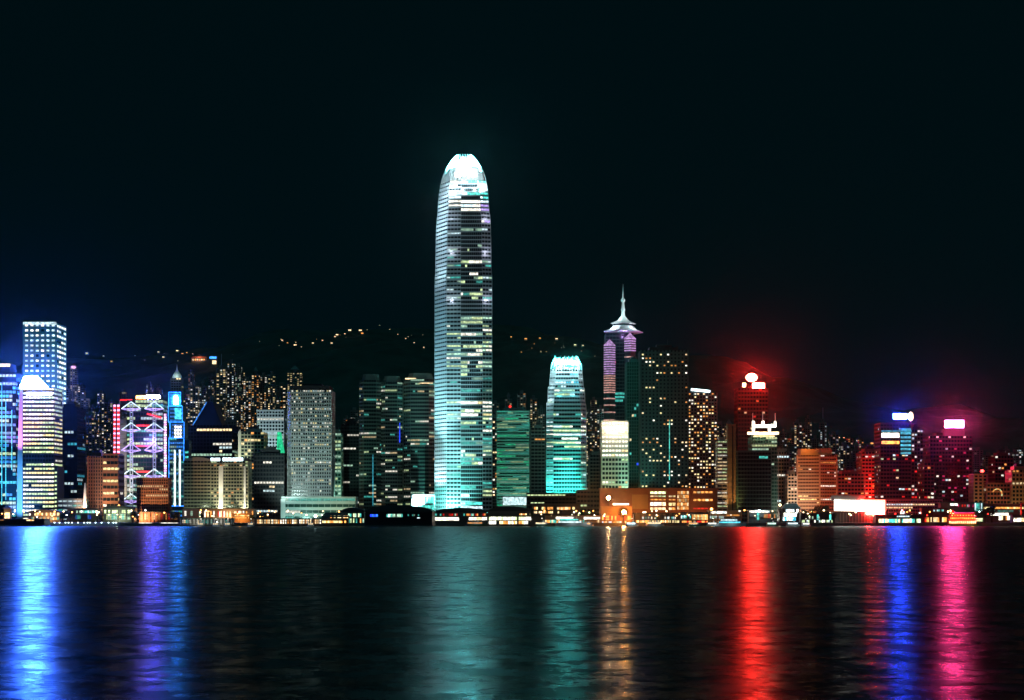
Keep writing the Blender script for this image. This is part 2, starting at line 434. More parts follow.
def ifc_one():
    foot = [(-17, 0), (16, 0), (22, 5), (24, 32), (-24, 32), (-25, 6)]
    tab = [(0, 1), (114, 1), (116, .94), (131, .92), (133, .86), (150, .79)]
    prof = lambda u: lerp_tab(tab, u*150)
    fac = [dict(wall=silver, sp=.45, pier=.3, bay=3.2), dict(wall=silver, sp=.5, pier=.4, bay=3), dict(wall=silver, sp=.5, pier=.3, bay=4, lit=.6),
           dict(blank=True), dict(blank=True), dict(wall=silver, sp=.7, pier=.4, bay=4, lit=.3)]
    def L(i, n, k, r):
        y = 522-(i+.5)/n*153
        if y > 462: return (.5, .7, [('teal', 1.0), ('cool', 1.2), ('white', 1.1)])
        if 425 < y < 450: return (.75, .75, [('white', 1.8), ('cool', 1.5), ('lime', 1.2)])
        if y > 385: return (.5, .45, TEAL)
        return (.8, .7, COOL)
    t = tower('skyscraper', 'shorter tower with notched silver crown, floodlit turquoise from below', 'skyscraper', 545, 590, 369, 1760,
              foot=foot, prof=prof, fh=4.9, facets=fac, litfn=L, roof=None, seed=5, roofmt=silver)
    yz = lambda y: PL(t, 567, y)[1]
    mx = sum(p[0] for p in foot)/6; my = sum(p[1] for p in foot)/6
    pts = []
    for k in range(6):
        a, b = foot[k], foot[(k+1) % 6]; ln = math.hypot(b[0]-a[0], b[1]-a[1]); m_ = max(1, round(ln/4.2))
        pts += [(a[0]+(b[0]-a[0])*i/m_, a[1]+(b[1]-a[1])*i/m_) for i in range(m_)]
    for j, (x, y) in enumerate(pts):
        q = MB(); prev = None
        for s, (v, sc) in enumerate(((0, .80), (5, .76), (9, .68), (12.5+1.2*(j % 2), .57))):
            c = (mx+(x-mx)*sc, my+(y-my)*sc, yz(369-v)-(1.5 if s == 0 else 0))
            if prev: q.tube(prev, c, .6, whitepaint, 5)
            prev = c
        q.build('crown_fin', t)
    q = MB(); f0 = [(mx+(x-mx)*.70, my+(y-my)*.70) for x, y in foot]; f1 = [(mx+(x-mx)*.58, my+(y-my)*.58) for x, y in foot]
    q.prism(f0, yz(369), f1, yz(364), whitepaint); q.build('crown_core', t); q = MB(); q.prism(f1, yz(364)+.1, f1, yz(360.5), lit('sea_crown_glow', 190, True)); q.build('added_crown_glow', t)  # glowing prism added on the crown core for the turquoise water streak
    for x in (-20, -8, 4, 16): lamp('POINT', (x, -7, yz(367)), (.6, .95, 1), 16e3*LG, parent=t, size=.5)
    for x, y in ((-10, 380), (8, 380), (-10, 395), (6, 395), (17, 388)): lamp('POINT', (x, -5, yz(y)), (.08, .75, .8), 2.6e3*LG, parent=t, size=.5)
    for y, p in ((400, 3e3), (385, 3e3)): lamp('POINT', (-27, 0, yz(y)), (.7, .95, 1), p*LG, parent=t)
    for x, y, tx, tz, an, p in ((-14, -12.5, -9, 60, 110, 2.4e5), (0, -13, 0, 60, 110, 2.4e5), (14, -13, 10, 60, 110, 2.2e5), (-38, -12, -24, 70, 90, 3e5), (0, -14, 0, 110, 40, 9e5)):
        lamp('SPOT', (x, y, 22), (.04, .80, .62), p*LG, target=(tx, 0, tz), angle=an, parent=t)
ifc_one()

# ------------------------------------------------------------------ left end
def glassblock():
    t = tower('office_tower', 'cyan glass tower with thin vertical blue lines at the left edge of the photo', 'office tower', -8, 16, 374, 1790, depth=40,
              fh=5, sp=.25, bay=4, pier=.4, wall=blueglass, gl=blueglass, prow=.85, ppane=.6, pal=[('azure', .7), ('cyan', .5), ('cool', .6), ('lime', .8), ('cyan', .9)], seed=2, roof='parapet')
    for x, y0, y1 in ((2, 384, 505), (6, 400, 500), (12, 410, 470)):
        X0, Z0 = PL(t, x, y1); X1, Z1 = PL(t, x, y0); q = MB(); q.box(X0-.35, X0+.35, -1.1, -.6, Z0, Z1, lit('cyan', 1.2)); q.build('light_strip', t)
    X0, Z0 = PL(t, -8, 374); X1, Z1 = PL(t, 9, 363)
    q = MB(); q.box(X0, X1, 4, 26, t['h']-.5, Z1, darkmetal); q.box(X0, X1, 3.6, 3.95, Z1-4, Z1-.5, lit('warm', 2.2)); q.build('roof_plant', t)
    lamp('SPOT', (10, -50, 8), (.05, .3, .9), 2.5e5, target=(0, 0, 90), angle=70, parent=t)
glassblock()

def cheung_kong():
    def L(i, n, k, r): return (1, .93, [('cool', 1.5), ('white', 1.9), ('cool', .9), ('white', 1.3)])
    t = tower('office_tower', 'tall square tower with a grid of white window dots behind the glare-crowned tower', 'office tower', 24, 56, 324, 1990, depth=44,
              fh=6.8, sp=.5, bay=6.9, pier=3.2, wall=mat('blue_steel', (.12, .2, .26), .35, .3), gl=blueglass, litfn=L, mode='dot', run=False, roof='parapet', seed=9,
              facets=[dict(), dict(pier=.6, bay=11, sp=.45), dict(blank=True), dict(blank=True)])
    X0, Z0 = PL(t, 24, 324); X1, _ = PL(t, 56, 320)
    q = MB(); q.box(X0-.8, X1+.8, -1.6, -.9, t['h']-1, t['h']+2.6, lit('cool', 1.0)); q.build('roof_light_band', t)
    lamp('SPOT', (120, -60, 60), (.05, .45, .8), 4e6, target=(30, 20, 190), angle=40, parent=t)
    lamp('SPOT', (-10, -90, 60), (.08, .5, .8), 1.2e6, target=(0, 0, 200), angle=45, parent=t)
cheung_kong()

def glare_tower():
    def L(i, n, k, r):
        y = 520-(i+.5)/n*132
        if 453 < y < 464: return (.5, .3, OFFICE)
        return (1, .93, [('yellow', 1.6), ('white', 1.6), ('lime', 1.5), ('lime', 1.1), ('white', 2.1)])
    t = tower('office_tower', 'tower with bright yellow-green office floors and a blinding white crown', 'office tower', 23, 54, 388, 1780, depth=32,
              fh=5.1, sp=.45, bay=3.4, pier=.35, wall=darkmetal, gl=glass, litfn=L, seed=11, roof=None, facets=[dict(), dict(), dict(blank=True), dict(blank=True)])
    # wider lower block on the right
    X0, Z0 = PL(t, 54, 520); X1, Z1 = PL(t, 57, 466); q = MB(); q.box(X0+.6, X1, .4, 28, 0, Z1, darkmetal)
    z = 3
    while z < Z1-4: q.box(X0+.8, X1-.3, .2, .35, z, z+2.2, lit('lime', 1.2)); z += 5.1
    q.build('side_block', t)
    # curved blade on the left, washed pink above and blue below
    q = MB(); n = 14; H = PL(t, 20, 384)[1]
    for i in range(n):
        u0, u1 = i/n, (i+1)/n; w0 = lambda u: PL(t, 15+2.5*u*u+0.8*u, 500)[0]; xr = PL(t, 23, 500)[0]-.3
        q.poly([(w0(u0), 6, H*u0), (xr, -1, H*u0), (xr, -1, H*u1), (w0(u1), 6, H*u1)], silver)
        q.poly([(w0(u0), 22, H*u0), (w0(u0), 6, H*u0), (w0(u1), 6, H*u1), (w0(u1), 22, H*u1)], silver)
        q.box(w0((u0+u1)/2)-.1, xr+.1, 5.2, 6, H*u1-.5, H*u1-.1, darkmetal)
    q.build('curved_blade', t)
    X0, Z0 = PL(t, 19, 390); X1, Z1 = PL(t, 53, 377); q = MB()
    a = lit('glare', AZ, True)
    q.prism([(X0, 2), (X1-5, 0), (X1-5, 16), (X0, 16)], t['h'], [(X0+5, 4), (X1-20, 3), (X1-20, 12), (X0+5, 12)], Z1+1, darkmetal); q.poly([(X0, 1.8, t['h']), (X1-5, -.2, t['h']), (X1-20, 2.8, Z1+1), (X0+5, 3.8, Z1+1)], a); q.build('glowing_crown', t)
    q = MB(); q.box(X0+9, X1-1, -.9, -.3, t['h']-9, t['h']-5, lit('white', 3)); q.build('crown_light_band', t)
    lamp('SPOT', (-60, -40, 60), (.75, .2, .9), 1.2e6, target=(-22, 0, 125), angle=50, parent=t)
    lamp('SPOT', (-50, -45, 5), (.1, .4, 1), 6e5, target=(-22, 0, 35), angle=60, parent=t)
AZ = 2900
glare_tower()

tower('office_tower', 'dark blue tower with hardly a lit window, right of the tower crowned by white glare', 'office tower', 58, 77, 407, 1860, depth=36, fh=5, sp=.3, bay=3.8,
      wall=blueglass, gl=blueglass, prow=.7, ppane=.22, pal=[('cyan', .5), ('azure', .8), ('cool', .7)], seed=4)
t = tower('low_block', 'low dark building with two dim teal window bands beside the white fin', 'building', 58, 82, 500, 1720, depth=25, fh=5, sp=.5, bay=6, wall=darkconc, prow=.9, ppane=.8, pal=[('teal', .35), ('cool', .5)], seed=6, roof='parapet')
def white_fin():
    t = thing('obelisk', 'slim white floodlit fin rising beside the brown striped hotel', 'monument', (PX(85, 1715), 1715, GZ))
    q = MB(); q.prism([(-3.2, -1.5), (3.2, -1.5), (3.2, 1.5), (-3.2, 1.5)], 0, [(-.6, -.4), (.6, -.4), (.6, .4), (-.6, .4)], 46, whitepaint); q.build('shaft', t)
    q = MB(); q.box(-5, 5, -3.5, 3.5, 0, 1.2, concrete); q.build('plinth', t)
    lamp('SPOT', (2, -16, .5), (.8, .95, 1), 7e4, target=(0, 0, 22), angle=90, parent=t)
white_fin()
t = tower('hotel', 'red-brown hotel wing with vertical stone piers', 'hotel', 88, 103, 456, 1745, depth=26, fh=4.2, sp=.35, bay=3, pier=1.5, wall=brick, prow=.3, ppane=.3, pal=[('warm', .5), ('orange', .5)], seed=8)
lamp('SPOT', (-5, -45, 5), (1, .45, .15), 1.1e5, target=(0, 0, 40), angle=70, parent=t)
t = tower('hotel', 'brown hotel front with dark bands and a few amber windows', 'hotel', 103, 118, 455, 1740, depth=26, fh=7.2, sp=.5, bay=4, pier=.3, wall=brick, prow=1, ppane=.25, pal=[('warm', 1.4), ('yellow', 1.2), ('white', 1.2)], seed=8, roof='parapet')
lamp('SPOT', (8, -45, 5), (1, .6, .25), 1.3e5, target=(0, 0, 40), angle=70, parent=t)

# ------------------------------------------------------------------ the truss-fronted bank
def truss_bank():
    Y = 1840
    def L(i, n, k, r):
        y = 520-(i+.5)/n*125
        return (.8, .75, [('green', .5), ('teal', .45), ('cool', .6), ('lime', .7)]) if y < 470 else (.9, .7, [('green', .5), ('teal', .4), ('cool', .5)])
    t = tower('bank_tower', 'bank tower with white coat-hanger trusses and pink-lit edges', 'bank', 127, 163, 400, Y, depth=50, fh=5.2, sp=.3, bay=3.4, pier=.25,
              wall=darkmetal, gl=greenglass, litfn=L, seed=12, roof=None)
    g = lambda x, y: PL(t, x, y)
    neon = lit('violet', 1.3, False); nw = lit('cool', 1.2); rd = lit('red', 2.2)
    for mxp in (132, 155):
        q = MB()
        for dx in (-1.2, 1.2):
            X0, Z0 = g(mxp+dx, 512); _, Z1 = g(mxp, 404); q.tube((X0, -3, Z0), (X0, -3, Z1), .8, silver)
        z = Z0
        while z < Z1: 
            q.tube((g(mxp-1.2, 0)[0], -3, z), (g(mxp+1.2, 0)[0], -3, z), .5, nw, 4); z += 5.2
        q.build('mast', t)
    for yy in (408, 429, 449.5, 475, 500):
        for mxp in (132, 155):
            q = MB(); A = g(mxp, yy-6); Lf = g(mxp-9.5, yy+1); Rt = g(mxp+9.5, yy+1); B = g(mxp, yy+3)
            for p in (Lf, Rt):
                q.tube((A[0], -4.5, A[1]), (p[0], -4.5, p[1]), .7, nw if yy != 449.5 else neon); q.tube((p[0], -4.5, p[1]), (B[0], -4.5, B[1]), .55, neon)
            q.tube((Lf[0], -4.5, Lf[1]), (Rt[0], -4.5, Rt[1]), .5, neon); q.build('suspension_truss', t)
        if yy in (429, 449.5, 475):
            a, b = g(137, yy-4), g(151, yy-2.6); q = MB(); q.box(a[0], b[0], -3.6, -3, b[1], a[1], rd); q.build('red_chord', t)
    # service towers left
    for x0, x1 in ((113, 115.4), (116.6, 119.4)):
        q = MB(); a = g(x0, 455); b = g(x1, 403); q.box(a[0], b[0], 2, 12, 0, b[1], darkmetal); z = a[1]; k = 0
        while z < b[1]-2: q.box(a[0]+.2, b[0]-.2, 1.3, 1.98, z, z+2.3, lit('lilac', 1.9) if k % 2 else lit('red', 1.6)); z += 2.9; k += 1
        q.build('lit_stair_tower', t)
    q = MB(); a = g(164, 482); b = g(166.6, 414); q.box(a[0], b[0], 0, 10, 0, b[1], darkmetal); z = a[1]; k = 0
    while z < b[1]-2: q.box(a[0]+.1, b[0]-.1, -.6, -.02, z, z+2.5, lit('lilac', 1.8) if k % 3 else lit('cool', 2)); z += 3.2; k += 1
    q.build('lit_stair_tower', t)
    q = MB(); a = g(119.5, 520); b = g(127, 419); q.box(a[0], b[0]-.7, 1, 30, 0, b[1], concrete)
    for z in range(8, int(b[1]), 6): q.box(a[0]-.1, b[0]-.6, .7, 1.01, z, z+.4, darkconc)
    q.build('lift_shaft', t)
    lamp('SPOT', (-32, -60, 8), (1, .85, .6), 3.5e5, target=(-28, 0, 60), angle=50, parent=t)
    q = MB(); a = g(119, 404); b = g(131, 399); q.box(a[0], b[0], 6, 20, t['h']-15, b[1], darkmetal); q.box(a[0], b[0], 5.2, 5.9, b[1]-1.6, b[1], rd); q.build('roof_plant', t)
    sign(t, 136, 146, 395.5, 399, 'orange', 9, 'roof_sign', sample=False); sign(t, 146.5, 160, 395.5, 398.5, 'indigo', 1150, 'roof_sign', sample=True)
    for a0, a1 in ((148, 162),):
        a = g(a0, 418); b = g(a1, 414); q = MB(); q.tube((a[0], -4.5, b[1]), (b[0], -4.5, a[1]), 1.1, rd); q.build('red_chord', t)
    lamp('SPOT', (0, -60, 10), (.35, .3, 1), 1e5, target=(0, 0, 90), angle=70, parent=t)
    lamp('POINT', (6, -14, 100), (.35, .22, 1), .6e5, parent=t, size=3)
truss_bank()
t = tower('office_block', 'reddish-brown slab block with a fine window grid in front of the trussed bank', 'office block', 137, 168, 479, 1700, depth=16, fh=3.7, sp=.35, bay=2.6, pier=.9,
      wall=brick, prow=.5, ppane=.12, pal=[('warm', .6)], seed=13, roof='parapet')
lamp('SPOT', (-10, -40, 4), (1, .5, .2), 1.5e5, target=(0, 0, 22), angle=90, parent=t)

def stepped_bank():
    Y = 1800
    t = tower('bank_tower', 'slender stepped bank tower outlined in cyan neon', 'bank', 169, 184, 438, Y, depth=26, fh=4.6, sp=.4, bay=2.3, pier=.4, wall=tealwall, gl=greenglass,
              prow=.8, ppane=.7, pal=[('teal', .45), ('azure', .7), ('green', .4)], seed=14, roof=None)
    g = lambda x, y: PL(t, x, y)
    def outline(o, x0, x1, y0, y1, yy):
        q = MB(); a = g(x0, y1); b = g(x1, y0)
        for p in ((a[0], b[0], b[1]), (a[0], b[0], a[1])): q.tube((p[0], yy, p[2]), (p[1], yy, p[2]), .4, lit('sea', 3.5, False))
        for x in (a[0], b[0]): q.tube((x, yy, a[1]), (x, yy, b[1]), .35, lit('sea', 3.5, False))
        q.build('neon_outline', o)
    for x0, x1, y0, y1, d in ((170, 184, 422, 438, 1), (168, 182, 406, 422, 2.5), (168, 180, 392, 406, 4)):
        a = g(x0, y1); b = g(x1, y0); q = MB(); q.box(a[0], b[0], d, 24-d, a[1]-.2, b[1], tealwall)
        for j in range(4):
            zz = a[1]+(b[1]-a[1])*(j+.2)/4.2; q.box(a[0]+2, b[0]-2, d-.15, d-.02, zz, zz+2.2, lit('azure', .5))
        o = q.build('tower_tier', t); outline(o, x0, x1, y0, y1, d-.7)
    outline(t, 169, 184, 438, 506, -1)
    for x in (175, 180):
        a = g(x, 506); b = g(x, 450); q = MB(); q.box(a[0]-.8, a[0]+.8, -1.6, -.8, a[1], b[1], lit('cool', 3.2)); q.build('light_column', t)
    a = g(173, 404); b = g(177.5, 395.5); q = MB(); q.box(a[0], b[0], 2.7, 3.8, a[1], b[1]-3, lit('sea', 650, True))
    c = (a[0]+b[0])/2; pts = [(c+(b[0]-c)*math.cos(i*math.pi/8), 2.7, b[1]-3+3.5*math.sin(i*math.pi/8)) for i in range(9)]; q.poly(pts, lit('sea', 650, True)); q.build('arched_window', t)
    a = g(174.5, 419); b = g(181, 408); q = MB(); q.box(a[0], b[0], 1.2, 2.3, a[1], b[1], lit('cyan', 1.5)); q.build('window', t)
    for i in range(3):
        for j in range(4):
            a = g(174.5+i*2.5, 438-j*3.3); q = MB(); q.box(a[0], a[0]+2.1, .2, .9, a[1], a[1]+2.8, lit('white', 2.4)); q.build('window', t)
    lamp('SPOT', (0, -26, 30), (.02, .45, .9), 1.5e4, target=(0, 0, 60), angle=90, parent=t, size=2); lamp('SPOT', (0, -26, 80), (.02, .2, 1), 2e4, target=(0, 0, 115), angle=90, parent=t, size=2)
    q = MB(); a = g(181.5, 440); q.box(a[0], a[0]+8, 4, 20, 0, a[1], greenglass)
    for j in range(14): q.box(a[0]+.4, a[0]+7.6, 3.7, 3.98, 4+j*6.2, 6.5+j*6.2, lit('teal', .8 if j != 10 else 2.2))
    q.build('side_wing', t)
stepped_bank()
def domed_tower():
    Y = 2300
    t = tower('residential_tower', 'slim tower topped by a small white pointed dome behind the two banks', 'tower', 171, 181, 378, Y, depth=15, fh=4, bay=4, wall=darkconc, prow=.4, ppane=.3, pal=WARM, seed=15, roof=None)
    q = MB(); q.lathe(0, 7, [(7.5, t['h']), (7.5, t['h']+3), (6, t['h']+6), (3.2, t['h']+10), (1.2, t['h']+14), (.25, t['h']+22)], whitepaint, 12); q.build('dome', t)
    for x in (-8, 0, 8): lamp('POINT', (x, -5, t['h']+4), (.7, 1, .95), 8e2, parent=t, size=.5)
domed_tower()
# ------------------------------------------------------------------ left-centre blocks
def sloped_tower():
    t = tower('office_tower', 'dark teal block with a steep blue-lit sloping roof end', 'office tower', 187, 232, 425, 2050, depth=45, fh=5, sp=.3, bay=4.5, wall=mat('blue_black_panel', (.015, .04, .06), .4), gl=blueglass, prow=.75, ppane=.3, pal=TEAL+COOL+WARM, seed=16, roof=None)
    h = t['h']; X0 = PL(t, 193, 425)[0]; X1 = PL(t, 207, 402)[0]; X2 = PL(t, 222, 425)[0]; Z1 = PL(t, 207, 402)[1]; m_ = mat('blue_black_panel', (.02, .05, .08), .4)
    q = MB(); q.poly([(X0, -.5, h), (X2, -.5, h), (X1+8, -.5, Z1), (X1, -.5, Z1)], m_); q.poly([(X2, 40, h), (X0, 40, h), (X1, 40, Z1), (X1+8, 40, Z1)], m_)
    q.poly([(X0, 40, h), (X0, -.5, h), (X1, -.5, Z1), (X1, 40, Z1)], silver); q.poly([(X2, -.5, h), (X2, 40, h), (X1+8, 40, Z1), (X1+8, -.5, Z1)], m_); q.poly([(X1, -.5, Z1), (X1+8, -.5, Z1), (X1+8, 40, Z1), (X1, 40, Z1)], m_); q.build('sloping_roof', t)
    q = MB(); q.tube((X0, -1.2, h), (X1, -1.2, Z1), .8, lit('azure', .8)); q.build('roof_edge_light', t)
    lamp('SPOT', (X0-60, -10, h-30), (.05, .3, 1), 4e5, target=(X0, 10, h+15), angle=50, parent=t)
sloped_tower()
def civic():
    Y = 1730
    t = tower('office_block', 'wide olive-grey slab block with bright vertical light shaft and lit roof edge', 'office block', 211, 248, 461, Y, depth=24, fh=4, sp=.42, bay=3.4, pier=.6, wall=mat('olive_stone', (.30, .31, .23)), prow=.55, ppane=.3,
          pal=[('warm', .7), ('yellow', .7), ('lime', .5), ('orange', .6)], seed=17, mode='dot', run=False, roof=None)
    for x0, x1 in ((219, 223.5), (244, 246)):
        a = PL(t, x0, 512); b = PL(t, x1, 466); q = MB(); q.box(a[0], b[0], -2.2, -.8, 0, b[1], whitepaint); q.build('white_pier', t)
        lamp('SPOT', ((a[0]+b[0])/2, -9, 5), (1, .88, .6), 9e4, target=((a[0]+b[0])/2, -2, 28), angle=60, parent=t)
        lamp('SPOT', ((a[0]+b[0])/2, -16, 3), (1, .88, .6), 1.5e5, target=((a[0]+b[0])/2, -2, 50), angle=18, parent=t)
    q = MB(); a = PL(t, 211, 461); b = PL(t, 220, 458); q.box(a[0], b[0], -1, -.2, t['h'], b[1], lit('cool', 3.5)); q.build('roof_light', t)
    q = MB(); a = PL(t, 223, 461); b = PL(t, 243, 457.8); q.box(a[0], b[0], -1, -.2, t['h'], b[1], lit('cool', 4)); q.build('roof_light', t)
    q = MB(); q.box(-22, 20, 1, 22, t['h'], t['h']+3.5, darkmetal); q.build('roof_plant', t)
    lamp('SPOT', (-6, -36, 17), (.85, 1, .65), .2e5, target=(0, 0, 30), angle=100, parent=t)
    t = tower('office_block', 'olive-grey slab block with louvres and a curved roof left of the white light shaft', 'office block', 184, 210.5, 461, Y, depth=24, fh=4, sp=.5, bay=4, pier=.4, wall=mat('olive_stone', (.30, .31, .23)), prow=.5, ppane=.2, pal=[('lime', .4), ('warm', .5)], seed=18, roof=None)
    q = MB(); h = t['h']; n = 8; W = t and 31
    for i in range(n):
        a0, a1 = -15.5+31*i/n, -15.5+31*(i+1)/n; f = lambda x: h+4.5-(x/15.5)**2*2.5
        q.poly([(a0, -1, f(a0)), (a1, -1, f(a1)), (a1, 22, f(a1)), (a0, 22, f(a0))], greenroof); q.poly([(a0, -1, h), (a1, -1, h), (a1, -1, f(a1)), (a0, -1, f(a0))], concrete)
    q.build('curved_roof', t)
    lamp('SPOT', (3, -36, 17), (.85, 1, .65), .16e5, target=(0, 0, 30), angle=100, parent=t)
civic()
t = tower('office_tower', 'narrow tower with orange windows and a pale edge column behind the lit roof edge', 'office tower', 241, 264, 432, 1850, depth=25, fh=4.4, sp=.3, bay=4.2, pier=.7, wall=mat('olive_stone', (.3, .3, .2)), prow=.75, ppane=.4, pal=[('orange', 1.2), ('warm', 1.1), ('yellow', .9)], seed=19, mode='dot', run=False)
q = MB(); a = PL(t, 238.3, 500); b = PL(t, 241.2, 431); q.box(a[0], b[0]-.4, -1, 6, 0, b[1], palestone); q.build('pale_column', t)
lamp('SPOT', (-20, -50, 40), (.9, 1, .75), 4e5, target=(-16, 0, 90), angle=30, parent=t)
t = tower('office_tower', 'building with a white lattice grid front behind the tall grey slab', 'office tower', 257, 284, 411, 1960, depth=25, fh=4.6, sp=.35, bay=4.2, pier=1.1, wall=mat('lattice_white', (.55, .6, .6)), prow=.6, ppane=.4, pal=[('cool', .6), ('green', .4), ('white', .7)], seed=20, roof='parapet')
lamp('SPOT', (-10, -60, 60), (.7, .95, 1), 3e5, target=(0, 0, 125), angle=42, parent=t)
def wedge():
    t = thing('office_tower', 'green-lit glass wedge squeezed against the left side of the tall grey slab', 'office tower', (PX(280, 1820), 1820, GZ)); t['h'] = 0
    q = MB(); a = PL(t, 277, 440); b = PL(t, 284, 432)
    q.prism([(a[0], 0), (b[0], 0), (b[0], 15), (a[0], 15)], 0, [(a[0]+1, 0), (b[0], 0), (b[0], 15), (a[0]+1, 15)], a[1]-25, greenglass)
    q.build('wall', t); q = MB(); q.prism([(a[0], -.3), (b[0], -.3), (b[0], 15), (a[0], 15)], a[1]-24, [(a[0], 0), (a[0]+3, 0), (a[0]+3, 15), (a[0], 15)], a[1]+10, lit('deepgreen', .8)); q.build('glowing_top', t)
wedge()
tower('office_block', 'black block with a few white window strips left of the tall grey slab', 'office block', 254, 284, 453, 1765, depth=20, fh=5, sp=.4, bay=3.5, wall=darkmetal, prow=.4, ppane=.3, pal=[('white', 1.1), ('warm', 1), ('cool', .8)], seed=22)
def jardine():
    Y = 1760; slabm = mat('aluminium_white', (.52, .56, .55), .5)
    def L(i, n, k, r):
        y = 520-(i+.5)/n*133
        return (.9, .2 if int(y/6.1) % 3 else .7, [('white', .5), ('white', 1.1), ('yellow', .7), ('cool', .5)]) if k == 0 else (0, 0, COOL)
    t = tower('office_tower', 'tall pale grey slab tower perforated by a dense grid of small windows', 'office tower', 288, 331, 390, Y, depth=36, fh=4.3, sp=.45, bay=2.9, pier=1.2, wall=slabm, gl=glass, litfn=L, mode='dot', run=False, roof=None, seed=24,
              foot=[(-22, 0), (26, 0), (26, 36), (-27, 36), (-27, 6)], facets=[dict(), dict(), dict(blank=True), dict(), dict()], cap=100)
    q = MB(); h = t['h']; q.box(-20, 24, 1, 34, h, h+5.5, darkmetal); q.box(-10, 14, 8, 28, h+5.5, h+8, darkmetal); q.build('roof_plant', t)
    lamp('SPOT', (-30, -110, 34), (.7, 1, .92), 2e5, target=(-4, 0, 80), angle=75, parent=t)  # unseen fill lamp in open air, added for ambient city light on the slab
    t2 = tower('podium_building', 'pale teal banded podium at the foot of the tall grey slab', 'podium', 282, 355, 498, 1700, depth=28, fh=6.4, sp=.5, bay=7, pier=.3, wall=slabm, gl=greenglass, prow=.9, ppane=.55, pal=[('teal', .3), ('green', .35), ('lime', .5), ('white', .7)], seed=25, roof='parapet')
    q = MB(); a = PL(t2, 281, 520); b = PL(t2, 285.5, 499); q.box(a[0], b[0], -2, 4, 0, b[1], whitepaint); q.build('end_pier', t2)
    lamp('SPOT', (-20, -40, 3), (.5, 1, .85), .5e5, target=(-15, 0, 12), angle=110, parent=t2); lamp('SPOT', (22, -40, 3), (.8, 1, .6), .4e5, target=(22, 0, 12), angle=110, parent=t2)
jardine()
t = tower('office_tower', 'narrow green-lit tower with a grid front right of the tall grey slab', 'office tower', 331.5, 341, 433, 1830, depth=20, fh=4.6, sp=.3, bay=3.4, pier=.7, wall=mat('grey_green_panel', (.3, .38, .32)), gl=greenglass, prow=.9, ppane=.5, pal=[('green', .5), ('lime', .6)], seed=26)
lamp('SPOT', (5, -60, 5), (.4, 1, .75), 1.2e5, target=(0, 0, 60), angle=60, parent=t)
tower('office_tower', 'black tower with scattered pale windows left of the twin dark towers', 'office tower', 341, 359, 424, 1900, depth=22, fh=4.4, sp=.4, bay=3.6, wall=darkmetal, prow=.6, ppane=.25, pal=GREY, seed=27)
def exchange(x0, x1, yt, label, seed):
    W = (x1-x0)/F*1850; a = W*.22
    foot = [(-W/2+a, 0), (W/2-a, 0), (W/2, a), (W/2, 34), (-W/2, 34), (-W/2, a)]
    m_ = mat('dark_granite', (.13, .17, .15), .4)
    t = tower('office_tower', label, 'office tower', x0, x1, yt+6, 1850, foot=foot, fh=4.7, sp=.45, bay=3.0, pier=.2, wall=m_, gl=glass, prow=.62, ppane=.34,
              pal=[('green', .4), ('lime', .45), ('teal', .3), ('warm', .45), ('white', .7)], seed=seed, roof=None, facets=[dict(), dict(), dict(), dict(blank=True), dict(), dict()])
    q = MB(); h = t['h']; q.prism([(x*.82, y*.82+3) for x, y in foot], h, [(x*.7, y*.7+5) for x, y in foot], h+8, m_); q.build('stepped_top', t)
    return t, W
t, W = exchange(359, 381, 374, 'left of the dark twin towers with thin greenish lit floors, nearest the grey slab', 28)
q = MB(); q.box(W*.12, W*.12+.8, -.8, -.2, 20, 85, lit('cyan', .6)); q.build('light_strip', t)
t, W = exchange(380.5, 402, 376, 'middle dark tower with sparse green floors and a thin blue light strip', 29)
q = MB(); q.box(W*.38, W*.38+.9, -.8, -.2, 100, 125, lit('blue', 1.6)); q.build('light_strip', t)
t, W = exchange(403.5, 436, 373, 'dark tower with a warm lit roof edge just left of the tallest tower', 30)
q = MB(); z = t['h']; q.box(-W*.45, -W*.12, 1.5, 2.2, z-.2, z+1.4, lit('warm', 1.6)); q.box(0, W*.4, -.7, -.3, z-6, z-4.6, lit('warm', 1.1)); q.build('roof_edge_light', t)
t = tower('glass_pavilion', 'cyan-lit glass block at the left foot of the tallest tower', 'building', 412, 434, 496, 1735, depth=20, fh=9, sp=.1, bay=4, pier=.35, wall=silver, gl=blueglass, prow=1, ppane=1, pal=[('teal', 1.0), ('cyan', .8), ('teal', 1.5)], seed=31, roof='parapet')

# ------------------------------------------------------------------ centre-right
def green_bank():
    def L(i, n, k, r): return (.85, .6, [('green', .22), ('teal', .22), ('lime', .35), ('deepgreen', .5)])
    t = tower('bank_tower', 'broad green-lit slab with fine horizontal stripes right of the tallest tower', 'bank', 497, 529, 412, 1830, depth=26, fh=3.6, sp=.5, bay=3.4, pier=.15, wall=mat('pale_green_panel', (.36, .5, .42)), gl=greenglass, litfn=L, seed=32, roof='parapet')
    lamp('SPOT', (10, -70, 6), (.14, .8, .6), 1.3e5, target=(0, 0, 70), angle=70, parent=t)
    q = MB(); q.box(-14, 14, 3, 20, t['h'], t['h']+6, darkmetal); q.build('roof_plant', t)
    a = PL(t, 510, 410); q = MB(); q.lathe(a[0], 4, [(1.2, a[1]+3), (1.6, a[1]+4.5), (1.0, a[1]+6)], lit('red', 4)); q.build('beacon', t)
    a = PL(t, 503, 505); b = PL(t, 527, 497); q = MB(); q.box(a[0], b[0], -3.2, -1, a[1], b[1], lit('cool', .9)); q.build('lit_lobby', t)
green_bank()
tower('apartment_tower', 'thin tower with amber dots wedged between the tallest tower and the green slab', 'tower', 490, 497.5, 418, 1950, depth=20, fh=4, sp=.4, bay=3.4, wall=darkconc, prow=.6, ppane=.4, pal=WARM, seed=33, mode='dot', run=False)
